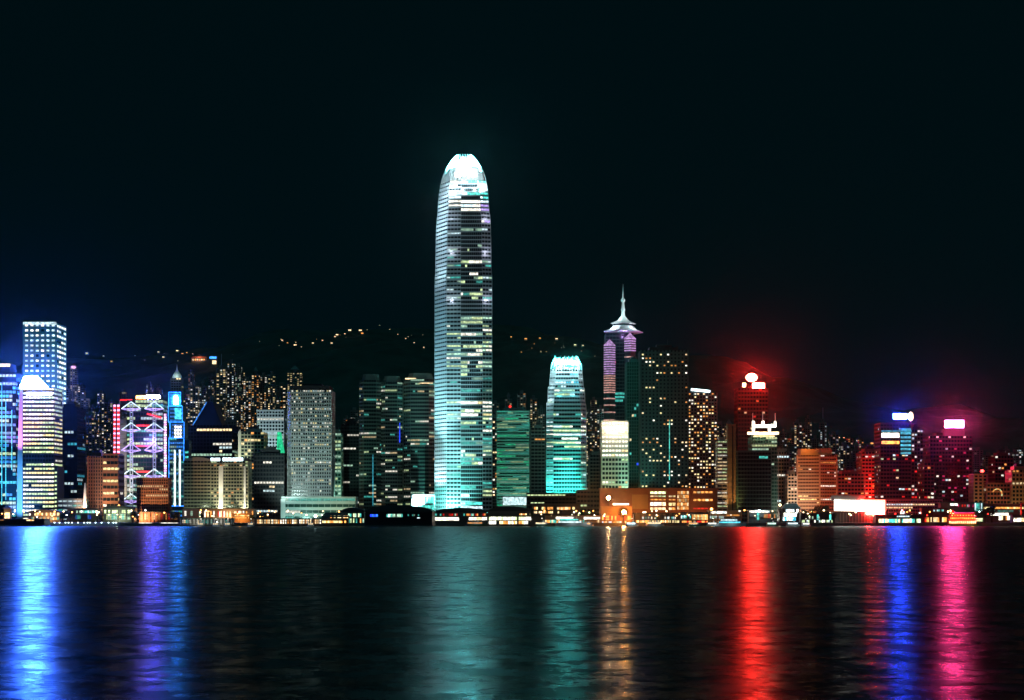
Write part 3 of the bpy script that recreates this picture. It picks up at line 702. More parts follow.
tower('apartment_tower', 'brown tower with stacked pale window bars between the green slab and the turquoise tower', 'tower', 531, 545, 428, 1950, depth=20, fh=4.6, sp=.45, bay=4.2, wall=darkconc, prow=.75, ppane=.45, pal=[('warm', 1), ('white', 1.1), ('orange', .8)], seed=34)
def center():
    Y = 1930
    t = tower('skyscraper', 'dark tower with pink-lit bays, flared pagoda-like roof and a tall white spire', 'skyscraper', 606, 633, 333, Y, depth=34, fh=4.6, sp=.3, bay=4.4, pier=.3, wall=darkmetal, gl=glass,
              litfn=lambda i, n, k, r: (.18, .6, [('teal', .5), ('pink', .5), ('cool', .5)]), seed=35, roof=None)
    yz = lambda y: PL(t, 612, y)[1]
    def bay(xc, hw, ytop, yneon, cols):
        c = PL(t, xc, 340)[0]; w_ = hw/F*Y; q = MB(); z1 = yz(ytop+5)
        q.prism([(c-w_, -1), (c, -w_*.8), (c+w_, -1), (c, w_)], 0, [(c-w_, -1), (c, -w_*.8), (c+w_, -1), (c, w_)], z1, darkmetal)
        o = q.build('prow_bay', t)
        y = ytop+1; k = 0
        z = z1
        while z > yz(yneon):
            k += 1; u = (z1-z)/(z1-yz(yneon)); col = cols[min(2, int(u*3))]; sp_ = 3.1 if u < .55 else 8 + 9*(u-.55)
            g = MB(); s = 1.04; zz = z-1.5
            for p0, p1 in (((c-w_*s, -1.3), (c, -w_*.8*s-.4)), ((c, -w_*.8*s-.4), (c+w_*s, -1.3))):
                g.poly([(p0[0], p0[1], zz), (p1[0], p1[1], zz), (p1[0], p1[1], zz+1.5), (p0[0], p0[1], zz+1.5)], lit(*col))
            g.build('neon_band', o); z -= sp_
        g = MB(); g.prism([(c-w_, -1), (c, -w_*.8), (c+w_, -1), (c, w_)], z1, [(c-.1, -.1), (c, -.2), (c+.1, -.1), (c, .1)], yz(ytop-1), lit('rose', .6)); g.build('pointed_cap', o)
    bay(609.5, 5.6, 340, 430, [('rose', .8), ('peach', .7), ('peach', .6)]); bay(630, 5.6, 333.5, 358, [('rose', .9), ('rose', .8), ('peach', .7)])
    a = PL(t, 629, 500); b = PL(t, 630, 360); q = MB(); q.box(a[0], b[0], -16, -15, a[1], b[1], lit('teal', .5)); q.build('light_strip', t)
    # roof
    hw = 20/F*Y; q = MB(); cx, cyy = PL(t, 623.5, 330)[0], 8
    sq = lambda w_: [(cx-w_, cyy-w_*.5), (cx-w_*.3, cyy-w_*.95), (cx+w_*.5, cyy-w_*.8), (cx+w_, cyy-w_*.1), (cx+w_*.4, cyy+w_*.8), (cx-w_*.6, cyy+w_*.7)]
    q.prism(sq(hw), yz(332.5), sq(hw), yz(331.5), whitepaint); q.prism(sq(hw*.97), yz(331.5), sq(hw*.66), yz(328.6), whitepaint); q.prism(sq(hw*.66), yz(328.6), sq(hw*.5), yz(325.5), whitepaint); o = q.build('lower_roof', t)
    q = MB(); q.prism(sq(hw*.5), yz(326.5), sq(hw*.5), yz(323.5), glass); q.build('lantern_wall', t)
    q = MB(); q.prism(sq(hw*.66), yz(323.5), sq(hw*.62), yz(322.9), whitepaint); q.prism(sq(hw*.62), yz(322.9), sq(hw*.3), yz(320), whitepaint); q.prism(sq(hw*.3), yz(320), sq(hw*.12), yz(315.5), whitepaint); q.build('upper_roof', t)
    q = MB(); Z = yz
    q.lathe(cx, cyy, [(3.4, Z(317)), (2.6, Z(314)), (2.2, Z(311)), (3.0, Z(309)), (2.2, Z(307)), (1.5, Z(303)), (1.5, Z(301.5)), (3.0, Z(300)), (2.8, Z(298.5)), (1.1, Z(297)), (.9, Z(292)), (.4, Z(289)), (.15, Z(283))], whitepaint, 10); q.build('spire', t)
    for x, y_, z, p, c in ((-30, -22, 336, .5e4, (.6, .3, 1)), (0, -26, 335, .5e4, (.6, .35, 1)), (30, -22, 336, .5e4, (.6, .3, 1)), (-14, -14, 326, 5e3, (.8, .9, 1)), (14, -14, 326, 5e3, (.8, .9, 1)), (-7, -7, 315, 3.2e3, (.8, 1, 1)), (8, -7, 312, 2.6e3, (.8, 1, 1)), (6, -5, 302, 1.2e3, (.8, 1, 1)), (-5, -5, 296, 8e2, (.8, 1, 1))):
        lamp('POINT', (cx+x, cyy+y_, yz(z)), c, p, parent=t, size=.4)
center()
def white_hotel():
    def L(i, n, k, r):
        y = 520-(i+.5)/n*98
        if y < 432: return (1, 1, [('white', 1.6), ('warm', 1.5)])
        if y < 458: return (1, .8, [('white', 1.5), ('warm', 1.3)])
        return (.75, .5, [('lime', .8), ('white', 1.2), ('orange', .8), ('green', .6)])
    t = tower('office_tower', 'cream tower with bright white upper floors and vertical ribs in front of the spired tower', 'office tower', 602, 628, 422, 1800, depth=26, fh=5.6, sp=.42, bay=4, pier=.9, wall=palestone, litfn=L, seed=36, roof='parapet')
    for x in (-10, 0, 10): lamp('POINT', (x, -9, t['h']-9), (1, .86, .6), 1.1e4, parent=t, size=.6)
    lamp('SPOT', (0, -50, 10), (.6, .9, .5), 1.6e5, target=(0, 0, 40), angle=70, parent=t)
    a = PL(t, 613, 420); 
white_hotel()
tower('apartment_tower', 'dim tower with a vertical pink sign right of the turquoise tower', 'tower', 590, 602, 455, 1860, depth=20, fh=4.4, bay=4, wall=darkconc, prow=.4, ppane=.25, pal=WARM, seed=37)
t = S.objects[-1] if False else None
def seasons():
    tw = mat('teal_curtain', (.03, .10, .09), .3)
    t = tower('office_tower', 'dark teal slab with thin vertical lines right of the spired tower', 'office tower', 627, 641, 362, 1850, depth=30, fh=4.4, sp=.2, bay=3.2, pier=.5, wall=tw, gl=greenglass, prow=.35, ppane=.2, pal=[('teal', .5), ('warm', .9), ('blue', 1.2)], seed=38, mode='dot', run=False)
    lamp('SPOT', (-5, -80, 20), (.1, .9, .75), 1.2e5, target=(0, 0, 110), angle=60, parent=t)
    t = tower('hotel', 'broad dark tower dotted with small golden room windows', 'hotel', 641, 688, 350, 1820, depth=34, fh=4.5, sp=.5, bay=4.4, pier=2.2, wall=mat('black_teal_panel', (.02, .05, .05), .4), gl=glass, seed=39, mode='dot', run=False, cap=100,
          litfn=lambda i, n, k, r: (.65, .3, [('warm', 1.2), ('yellow', 1.2), ('white', 1.5), ('orange', .7)]) if i > 5 else (.2, .2, WARM))
    q = MB(); a = PL(t, 669, 480); b = PL(t, 669.7, 420); q.box(a[0], b[0], -1.2, -.7, a[1], b[1], lit('teal', .7)); q.build('light_strip', t)
    lamp('SPOT', (0, -90, 20), (.15, .7, .65), .8e5, target=(0, 0, 100), angle=60, parent=t)
    t = tower('apartment_tower', 'tower packed with tiny golden windows under a tilted white roof light', 'residential tower', 688, 717, 393, 1900, depth=24, fh=4.2, sp=.45, bay=3.7, pier=1.4, wall=darkconc, gl=glass, seed=40, mode='dot', run=False, cap=100, roof=None,
          litfn=lambda i, n, k, r: (1, .5, [('warm', 1.3), ('white', 1.4), ('orange', .9), ('yellow', 1.2)]))
    a = PL(t, 691, 389.5); b = PL(t, 710, 391.5); q = MB(); q.tube((a[0], -1, a[1]), (b[0], -1, b[1]), 1.6, lit('cool', 3.5)); q.build('roof_light_bar', t)
    q = MB(); q.box(a[0]-3, b[0]+3, 2, 20, t['h'], a[1]-2, darkmetal); q.build('roof_plant', t)
seasons()
t = tower('office_tower', 'slim concrete tower ribbed with pale floors beside the brown pillars', 'office tower', 717.5, 727, 441, 1700, depth=14, fh=4.0, sp=.5, bay=5, pier=.3, wall=palestone, prow=.9, ppane=.8, pal=[('white', .5), ('lime', .5), ('warm', .6)], seed=41)
lamp('SPOT', (0, -40, 3), (1, .85, .5), 7e4, target=(0, 0, 40), angle=70, parent=t)
def pillars():
    t = thing('pillar_tower', 'two tall windowless brown pillars right of the slim ribbed tower', 'tower', (PX(731.5, 1715), 1715, GZ)); t['h'] = 100
    for x0, x1 in ((727.6, 732), (733.4, 736)):
        a = PL(t, x0, 520); b = PL(t, x1, 424); q = MB(); q.box(a[0], b[0], 0, 12, 0, b[1], orangestone)
        for z in range(6, int(b[1]), 7): q.box(a[0]-.05, b[0]+.05, -.12, .02, z, z+.3, darkconc)
        q.build('pillar', t)
    q = MB(); a = PL(t, 731.5, 520); b = PL(t, 733.6, 426); q.box(a[0]+.8, b[0]-.3, 3, 10, 0, b[1], darkmetal); q.build('core', t)
    lamp('SPOT', (0, -35, 3), (1, .5, .15), 6e4, target=(0, 0, 45), angle=50, parent=t)
pillars()

# ------------------------------------------------------------------ the towers with neon signs
def red_tower():
    t = tower('office_tower', 'tower lit red by a white round sign and two smaller glaring signs on its roof', 'office tower', 738, 768, 388, 1960, depth=30, fh=5.2, sp=.4, bay=4, wall=mat('grey_brown', (.04, .035, .035)), prow=.6, ppane=.15, pal=[('red', .6), ('warm', .7), ('orange', .6)], seed=42, mode='dot', run=False)
    sign(t, 746, 757, 373.6, 381.5, 'red', RS, 'round_sign', shape='round'); sign(t, 752.5, 764.5, 383.2, 388.3, 'red', RS, 'sign_panel'); sign(t, 742.5, 745.8, 383, 387, 'warm', 9, 'sign_panel', sample=False)
RS = 1050
red_tower()
def crowned():
    Y = 1760
    t = tower('office_tower', 'dark green tower with a white glowing prong crown and warm halo ledge', 'office tower', 752, 777, 437, Y, depth=26, fh=4.4, sp=.4, bay=3.2, pier=.3, wall=tealwall, gl=greenglass, prow=.6, ppane=.45, pal=[('green', .4), ('lime', .5), ('teal', .4)], seed=43, roof=None,
              litfn=lambda i, n, k, r: (.9, .6, [('green', .45), ('lime', .5)]) if i > n*.75 else (.3, .2, TEAL))
    g = lambda x, y: PL(t, x, y)
    q = MB(); a = g(747.5, 434); b = g(778.5, 431.5); q.box(a[0], b[0], -1.5, 1, a[1]-.5, b[1]-.6, lit('warm', 6)); q.build('halo_ledge', t)
    q = MB()
    for x0, x1, y0, y1 in ((752.5, 755, 421, 431), (755, 770, 424.5, 427.5), (762, 764.5, 421, 427), (768.5, 771, 426, 431), (771, 775, 424, 427), (774.5, 776.5, 421, 427)):
        a = g(x0, y1); b = g(x1, y0); q.box(a[0], b[0], 1.2+.01*x0-7, 3, a[1], b[1], lit('white', 5))
    q.build('prong_crown', t)
    for x in (753, 763, 775.5):
        q = MB(); a = g(x, 424); b = g(x, 413); q.tube((a[0], 2, a[1]), (a[0], 2, b[1]), .35, whitepaint); q.build('mast', t)
    q = MB(); a = g(754, 437); b = g(775, 432); q.box(a[0], b[0], 2, 20, t['h'], b[1], palestone); q.build('roof_plant', t)
    for x in (-8, 8): lamp('POINT', (x, -6, t['h']+5), (1, .75, .45), 9e3, parent=t, size=.5)
    tower('office_tower', 'black glass block with few lights, below the tower with the prong crown', 'office tower', 738, 771, 452, 1700, depth=26, fh=4.6, sp=.3, bay=3.4, pier=.2, wall=tealwall, gl=glass, prow=.3, ppane=.15, pal=[('teal', .6), ('cool', .9)], seed=44, roof='parapet')
    tower('office_block', 'dark block with short white window dashes right of the prong-crowned tower', 'office block', 776, 789, 452, 1790, depth=22, fh=4.6, sp=.4, bay=3.4, wall=darkconc, prow=.7, ppane=.4, pal=[('teal', .5), ('cool', 1.1), ('white', 1)], seed=45)
    t = tower('office_block', 'dim concrete block left of the orange building', 'office block', 788, 797, 474, 1760, depth=18, fh=4.2, wall=palestone, prow=.2, ppane=.3, pal=GREY, seed=46)
    lamp('SPOT', (0, -40, 3), (1, .8, .6), 1.2e5, target=(0, 0, 25), angle=80, parent=t)
crowned()
def orange_block():
    Y = 1760; oc = mat('orange_stone', (.42, .26, .16))
    t = tower('office_tower', 'two-faced building glowing orange with darker floor lines', 'office tower', 798, 838, 455, Y, fh=4.1, sp=.55, bay=3.3, pier=.2, wall=oc, gl=mat('bronze_glass', (.08, .03, .015), .3), seed=47, roof=None,
              foot=[(-24, 5), (2, 0), (24, 8), (20, 34), (-20, 34)], facets=[dict(), dict(), dict(blank=True), dict(blank=True), dict(blank=True)], litfn=lambda i, n, k, r: (.75, .3, [('yellow', 1.0), ('orange', .7), ('white', 1.1)]))
    for x, y in ((-24, 5), (2, 0), (24, 8)):
        q = MB(); q.box(x-.9, x+.9, y-1.3, y+.2, 0, t['h']+.8, oc); q.build('corner_pier', t)
    q = MB(); a = PL(t, 802, 455); b = PL(t, 820, 448.5); q.box(a[0], b[0], 8, 28, t['h'], b[1], oc); q.box(b[0], b[0]+16, 10, 28, t['h'], b[1]+.5, oc); q.build('roof_plant', t)
    lamp('SPOT', (-40, -55, 3), (1, .33, .05), 1.2e5, target=(-12, 0, 45), angle=60, parent=t); lamp('SPOT', (35, -50, 3), (1, .16, .04), 6e4, target=(14, 0, 35), angle=60, parent=t)
    lamp('POINT', (-12, -3, t['h']+6), (1, .35, .06), 6e3, parent=t)
orange_block()
def red_zone():
    rc = mat('rust_panel', (.22, .10, .08))
    t = tower('office_block', 'squat red-lit block just right of the orange building', 'office block', 838, 864, 474, 1800, depth=30, fh=4.6, sp=.5, bay=4, wall=rc, prow=.8, ppane=.3, pal=RED, seed=48, mode='dot', run=False)
    lamp('SPOT', (10, -50, 5), (1, .08, .02), 5e4, target=(0, 0, 30), angle=80, parent=t)
    t = tower('office_block', 'taller red-glowing block behind the big white display', 'office block', 862, 881, 452, 1850, depth=30, fh=4.6, sp=.5, bay=4, wall=rc, prow=.7, ppane=.25, pal=RED, seed=49, mode='dot', run=False)
    lamp('POINT', (0, -35, 18), (1, .02, .01), 3.5e5, parent=t, size=4); lamp('SPOT', (0, -60, 5), (1, .03, .01), 1.2e5, target=(0, 0, 40), angle=70, parent=t)  # red point lamp added in open air to redden the block fronts
    t = thing('display_hall', 'dark waterfront hall topped by a huge overexposed white display', 'display hall', (PX(858, 1640), 1640, GZ)); t['h'] = 10
    q = MB(); a = PL(t, 839, 520); b = PL(t, 882, 512); q.box(a[0], b[0], 0, 25, 0, b[1], darkconc)
    for i in range(14): q.box(a[0]+1+i*3.4, a[0]+2.2+i*3.4, -.4, .02, 0, b[1]-1, concrete)
    q.build('wall', t)
    q = MB(); a = PL(t, 834, 511.5); b = PL(t, 883, 500); q.poly([(a[0], -1.5, a[1]+1), (b[0], -1.5, a[1]), (b[0], -1.5, b[1]-2), (a[0], -1.5, b[1])], lit('white', 9, True)); q.box(a[0], b[0], -1.4, .6, a[1]+.5, b[1]-2.2, darkmetal); q.build('display_panel', t)
    q = MB(); a = PL(t, 866, 513); b = PL(t, 884, 511.4); q.poly([(a[0], -1.8, a[1]-1), (b[0], -1.8, a[1]-1), (b[0], -1.8, b[1]-1), (a[0], -1.8, b[1]-1)], lit('red', 1500, True)); q.build('added_red_strip', t)  # red emitter added for the glow and water streak beside the display
    q = MB(); a = PL(t, 860, 512); b = PL(t, 884.3, 499)
    q.tube((a[0], -1.6, b[1]-1.2), (b[0], -1.6, b[1]-1.6), .55, lit('red', 90, True)); q.tube((b[0], -1.6, a[1]), (b[0], -1.6, b[1]-1.6), .55, lit('red', 90, True)); q.build('added_red_fringe', t)  # glowing tubes added to imitate the red fringe round the display
    q = MB(); a = PL(t, 834, 499); b = PL(t, 864, 495.5); q.box(a[0], b[0], 0, 14, a[1]-2, b[1], mat('grey_roof', (.4, .36, .34))); q.build('upper_box', t)
red_zone()
def blue_sign_tower():
    t = tower('office_tower', 'tower with a blue-white roof sign and a cyan glass upper corner', 'office tower', 880.5, 911, 424, 1780, depth=28, fh=4.6, sp=.45, bay=3.6, pier=.4, wall=mat('rose_panel', (.05, .04, .042)), seed=50, roof='parapet', mode='dot', run=False,
              litfn=lambda i, n, k, r: (.8, .3, [('cool', 1), ('white', 1), ('lime', .7), ('red', .6), ('warm', 1)]) if i < n*.7 else (.1, .2, COOL))
    for y0, y1, c, s in ((433, 437.5, 'white', 3.5), (441, 444, 'orange', 2.2)):
        a = PL(t, 881.5, y1); b = PL(t, 899, y0); q = MB(); q.box(a[0], b[0], -1.1, -.7, a[1], b[1], lit(c, s)); q.build('lit_band', t)
    a = PL(t, 900, 455); b = PL(t, 910.8, 426); q = MB(); q.box(a[0], b[0], -1.6, -.75, a[1], b[1], blueglass)
    for j in range(7): q.box(a[0]+.3, b[0]-.3, -1.75, -1.62, a[1]+1+j*4.8, a[1]+3.6+j*4.8, lit('cyan', .5+.1*(j % 3)))
    q.build('cyan_corner', t)
    a = PL(t, 881, 431.5); b = PL(t, 911, 430.7); q = MB(); q.box(a[0], b[0], -1.9, -1.65, a[1], b[1], lit('cyan', .6)); q.build('light_strip', t)
    sign(t, 893.3, 906.8, 413.8, 418.8, 'blue', BS); 
    a = PL(t, 910.5, 417); q = MB(); q.lathe(a[0], -1, [(.6, a[1]-5), (2.6, a[1]-3), (3, a[1]), (2.6, a[1]+4), (.6, a[1]+6)], lit('warm', 5)); q.tube((a[0], -1, t['h']), (a[0], -1, a[1]-4), .4, darkmetal); q.build('round_lamp', t)
    lamp('SPOT', (-20, -50, 4), (1, .06, .03), 5e4, target=(-5, 0, 25), angle=80, parent=t)
    tower('office_tower', 'black tower with sparse white windows right of the blue-signed tower', 'office tower', 911.5, 923, 430, 1830, depth=28, fh=4.6, bay=3.6, wall=darkmetal, prow=.8, ppane=.25, pal=[('white', .8), ('cool', .7), ('red', .7)], seed=51, mode='dot', run=False)
BS = 950
blue_sign_tower()
def pink_sign_tower():
    def L(i, n, k, r): return (.7, .16, [('pink', .4), ('white', 1.0), ('cool', .8), ('red', .4)])
    t = tower('office_tower', 'tower washed magenta below a glaring pink-white roof sign', 'office tower', 930, 972, 436, 1800, depth=30, fh=4.8, sp=.45, bay=3.8, wall=mat('grey_rose', (.035, .03, .032)), litfn=L, seed=52, mode='dot', run=False)
    sign(t, 945, 963.5, 420.5, 427.5, 'pink', PS)
    q = MB(); a = PL(t, 944, 436); b = PL(t, 965, 429); q.box(a[0], b[0], 0, 12, t['h'], b[1], darkconc); q.build('sign_base', t)
    tower('office_block', 'low maroon wing left of the magenta-washed tower', 'office block', 924, 934, 463, 1770, depth=24, fh=4.6, bay=4, wall=mat('maroon_panel', (.13, .04, .04)), prow=.6, ppane=.25, pal=RED, seed=53, mode='dot', run=False)
    t = tower('office_block', 'small tan block carrying a red beacon', 'office block', 974, 987, 475, 1740, depth=18, fh=4.4, sp=.4, bay=4.5, pier=1.8, wall=orangestone, prow=.2, ppane=.3, pal=WARM, seed=54, roof='parapet')
    lamp('SPOT', (0, -40, 3), (1, .55, .2), 2.5e4, target=(0, 0, 25), angle=80, parent=t)
    a = PL(t, 983, 471); q = MB(); q.lathe(a[0], 3, [(.8, a[1]-1.6), (2.0, a[1]-.6), (2.0, a[1]+.8), (.6, a[1]+1.8)], lit('red', 30, True)); q.tube((a[0], 3, t['h']), (a[0], 3, a[1]-1), .3, darkmetal); q.build('beacon', t)
    t = tower('office_block', 'dark maroon slab behind the round-arched block at the right', 'office block', 995, 1013, 456, 1820, depth=24, fh=4.6, bay=4, wall=mat('maroon_panel', (.13, .04, .04)), prow=.6, ppane=.2, pal=RED, seed=55, mode='dot', run=False)
    lamp('SPOT', (0, -60, 4), (1, .25, .15), 5e4, target=(0, 0, 40), angle=70, parent=t)
    t = tower('office_block', 'brown block with a glowing round arch in its front', 'office block', 987, 1010, 484, 1730, depth=22, fh=4.8, bay=4, wall=brick, prow=.3, ppane=.2, pal=WARM, seed=56, roof='parapet')
    a = PL(t, 997, 494); q = MB()
    for i in range(9):
        a0, a1 = math.pi*i/9-.4, math.pi*(i+1)/9-.4; q.tube((a[0]+5.5*math.cos(a0), -1.1, a[1]+6*math.sin(a0)), (a[0]+5.5*math.cos(a1), -1.1, a[1]+6*math.sin(a1)), .8, lit('orange', .9) if i % 3 else lit('lime', .8))
    q.build('arch_light', t); lamp('SPOT', (0, -30, 3), (1, .5, .2), 1.5e4, target=(0, 0, 18), angle=90, parent=t)
    t = tower('office_block', 'tan ribbed block at the right edge of the photo', 'office block', 1012, 1030, 470, 1740, depth=22, fh=4.8, sp=.4, bay=4, pier=1.4, wall=orangestone, prow=.3, ppane=.3, pal=WARM, seed=57)
    lamp('SPOT', (-5, -40, 3), (1, .6, .2), 2e4, target=(0, 0, 20), angle=80, parent=t)
PS = 1050
pink_sign_tower()
# ------------------------------------------------------------------ apartment towers on the slope behind
def apartment(x0, x1, yt, Y, label, dens=.4, pal=WARM, bay=4.4, top='tank', name='apartment_tower', wl=None):
    r = random.Random(label); cx = PX((x0+x1)/2, Y); W = (x1-x0)/F*Y; D = W*.8
    gz = min(ground(cx-W/2, Y), ground(cx+W/2, Y))-3; H = PZ(yt, Y)-gz
    wl = wl or darkconc; mb = MB(); fh = 3.4; nf = max(2, int(H/fh))
    t = thing(name, label, 'apartment tower', (cx, Y, gz), math.radians(r.uniform(-6, 6)))
    # plan with a recess in the middle of the front, as such towers have
    foot = [(-W/2, 0), (-W*.14, 0), (-W*.14, 3), (W*.14, 3), (W*.14, 0), (W/2, 0), (W/2, D), (-W/2, D)]
    wk = mb.m(wl); gk = mb.m(glass)
    for k in range(len(foot)):
        a = Vector(foot[k]); b = Vector(foot[(k+1) % len(foot)]); ln = (b-a).length; nb = max(1, round(ln/bay)) if k in (0, 2, 4, 5, 7) else 1
        front = k in (0, 2, 4, 5, 7); us = [0]
        if front:
            for q in range(nb): us += [(q+.22)/nb, (q+.8)/nb]
        us.append(1); zs = [0]
        for i in range(nf): zs += [i*fh+1.1, i*fh+2.7] if front else []
        zs.append(H); base = len(mb.v); nu = len(us)
        for z in zs:
            for u in us: p = a+(b-a)*u; mb.v.append((p.x, p.y, z))
        for j in range(len(zs)-1):
            colbias = None
            for i in range(nu-1):
                v0 = base+j*nu+i; mb.f.append((v0, v0+1, v0+nu+1, v0+nu))
                if front and j % 2 == 1 and i % 2 == 1:
                    if r.random() < dens*(1.35 if k in (0, 4) else .7): c = r.choice(pal); mb.mi.append(mb.m(lit(c[0], round(c[1]*r.choice((.3, .6, 1.0)), 1))))
                    else: mb.mi.append(gk)
                else: mb.mi.append(wk)
    mb.poly([(*p, H) for p in foot], wl)
    mb.build('wall', t)
    q = MB(); q.box(-W*.2, W*.18, D*.3, D*.7, H, H+5, wl)
    if top == 'spire': q.tube((0, D*.5, H+5), (0, D*.5, H+24), .4, silver)
    if top == 'crown': q.prism([(-W*.3, D*.2), (W*.3, D*.2), (W*.3, D*.8), (-W*.3, D*.8)], H+5, [(-W*.05, D*.45), (W*.05, D*.45), (W*.05, D*.55), (-W*.05, D*.55)], H+12, wl)
    q.build('roof_tank', t); t['h'] = H
    return t
DIM = [('warm', .6), ('white', .6), ('orange', .4), ('cool', .5)]
REDDIM = [('warm', .9), ('orange', .8), ('red', .6), ('white', 1)]
BG = [
 (60, 69, 388, 2500, 'thin dim tower just right of the tall dotted square tower', .15, DIM, 'tank'),
 (70, 77, 366, 2550, 'slender tower whose top is tinged violet, left of the trussed bank', .45, [('yellow', .8), ('warm', .7)], 'tank'),
 (76, 88, 398, 2400, 'tower with warm window rows left of the dark blue glass tower edge', .3, WARM, 'tank'),
 (84, 96, 418, 2280, 'lower tower with gold specks behind the white fin', .3, WARM, 'crown'),
 (97, 104, 393, 2450, 'narrow tower with few yellow lights just behind the brown hotel', .25, WARM, 'tank'),
 (104, 113, 402, 2380, 'dim tower close to the pink-lit stair towers of the trussed bank', .2, DIM, 'tank'),
 (183, 190, 392, 2420, 'slim tower peeping over the right shoulder of the cyan neon bank', .4, WARM, 'tank'),
 (190, 198, 385, 2380, 'tower with a bright left window column above the sloping blue roof', .6, [('warm', 1.4), ('white', 1.3)], 'tank'),
 (199, 206, 386, 2450, 'tower with white window dots directly over the sloping blue roof', .45, [('white', 1.2), ('cool', .8)], 'crown'),
 (207, 215, 398, 2500, 'dark thin tower between two well-lit towers on the slope', .15, DIM, 'tank'),
 (216, 226, 368, 2420, 'tall dotted tower below the thin hilltop spire', .5, [('warm', 1.3), ('white', 1.1), ('yellow', .9)], 'spire'),
 (227, 234, 362, 2480, 'tall narrow tower with one twinkling cool window column', .5, [('cool', .9), ('white', 1.1), ('warm', .8)], 'tank'),
 (235, 241, 366, 2440, 'narrow pale-dotted tower third from the thin spire', .45, [('white', 1), ('green', .5)], 'tank'),
 (243, 251, 380, 2360, 'tower with broad creamy window blocks, first of the creamy four', .6, [('warm', 1.5), ('white', 1.3), ('orange', .9)], 'tank'),
 (251.5, 259, 374, 2400, 'tower with creamy windows just above the lattice-fronted building', .5, [('warm', 1.5), ('orange', .9)], 'crown'),
 (260, 267, 375, 2420, 'tower with golden bars over the right half of the lattice-fronted building', .5, [('warm', 1.4), ('white', 1)], 'tank'),
 (268, 275, 374, 2380, 'tower with two golden window columns left of the tall grey slab', .5, [('warm', 1.3), ('yellow', 1)], 'tank'),
 (276, 286, 385, 2450, 'dim tower directly beside the top left corner of the tall grey slab', .3, WARM, 'tank'),
 (287, 302, 372, 2600, 'wide tower rising behind the roof of the tall grey slab', .5, [('yellow', .8), ('warm', .7)], 'crown'),
 (343, 350, 418, 2450, 'faint tower far behind the black tower left of the twin dark towers', .3, DIM, 'tank'),
 (350, 358, 410, 2550, 'faint greenish tower just left of the twin dark towers', .3, [('green', .4), ('white', .5)], 'tank'),
 (492, 499, 403, 2500, 'dim tower peeping out right beside the tallest tower', .3, DIM, 'tank'),
 (505, 512, 399, 2550, 'dim tower above the left half of the green slab', .3, DIM, 'crown'),
 (517, 526, 393, 2500, 'dotted tower above the right half of the green slab', .35, DIM, 'tank'),
 (530, 537, 398, 2460, 'tower with sparse warm dots over the brown barred tower', .35, WARM, 'tank'),
 (538, 545, 408, 2400, 'tower touching the left edge of the turquoise tower', .35, WARM, 'tank'),
 (591, 597, 400, 2420, 'tower in the gap right of the turquoise crown', .35, WARM, 'tank'),
 (597, 604, 408, 2340, 'tower in the gap beside the pink-lit bays', .4, WARM, 'tank'),
 (716, 725, 424, 2300, 'glittering gold tower above the slim ribbed tower', .6, [('warm', 1.4), ('white', 1.1), ('yellow', 1.1)], 'tank'),
 (725, 734, 427, 2240, 'glittering gold tower above the brown pillars', .6, [('warm', 1.3), ('yellow', 1), ('orange', .9)], 'crown'),
 (769, 776, 440, 2300, 'dim tower just behind the prong-crowned tower', .25, REDDIM, 'tank'),
 (780, 787, 432, 2350, 'narrow tower midway between the prong crown and the orange building', .25, DIM, 'tank'),
 (788, 794, 438, 2260, 'narrow tower with a reddish edge left of the orange building roof', .3, REDDIM, 'tank'),
 (794, 802, 422, 2350, 'twin-columned bright tower over the left corner of the orange building', .5, [('white', 1.2), ('warm', 1), ('cool', .8)], 'tank'),
 (803, 810, 428, 2400, 'tower with a creamy window column over the orange building', .45, WARM, 'tank'),
 (812, 819, 438, 2450, 'faint tower between two brighter ones over the orange building', .2, DIM, 'tank'),
 (820, 827, 422, 2420, 'pale-dotted tower above the right roof box of the orange building', .35, [('white', .8), ('cool', .6)], 'spire'),
 (830, 839, 434, 2350, 'tower over the right corner of the orange building', .35, DIM, 'tank'),
 (840, 850, 445, 2260, 'tower with a dense silvery window cluster above the squat red-lit block', .6, [('white', 1.2), ('cool', .9), ('warm', .9)], 'tank'),
 (852, 862, 449, 2300, 'tower with reddish dots left of the taller red-glowing block', .4, REDDIM, 'crown'),
 (864, 873, 446, 2400, 'faint tower just behind the taller red-glowing block', .3, REDDIM, 'tank'),
 (873, 880, 444, 2350, 'narrow tower touching the left side of the blue-signed tower', .35, REDDIM, 'tank'),
 (974, 983, 450, 2350, 'faint tower right of the magenta-washed tower', .15, DIM, 'tank'),
 (985, 994, 455, 2300, 'faint tower left of the dark maroon slab', .15, DIM, 'tank'),
 (1004, 1010, 449, 2350, 'tower with white slivers of light behind the dark maroon slab', .4, [('white', 1), ('cool', .8)], 'tank'),
 (1012, 1018, 452, 2300, 'silver-dotted tower second from the right edge of the photo', .4, [('white', .9), ('cool', .7)], 'tank'),
 (1018.5, 1027, 447, 2350, 'silver-dotted tower at the very right edge of the photo', .5, [('white', 1.1), ('cool', .9)], 'tank'),
]
for a in BG:
    t = apartment(*a[:5], dens=a[5]*.75, pal=a[6], top=a[7])
    if 'violet' in a[4]:
        q = MB(); q.box(-4, 4, -.6, -.1, t['h']-4, t['h'], lit('lilac', 1.2)); q.build('roof_light', t)
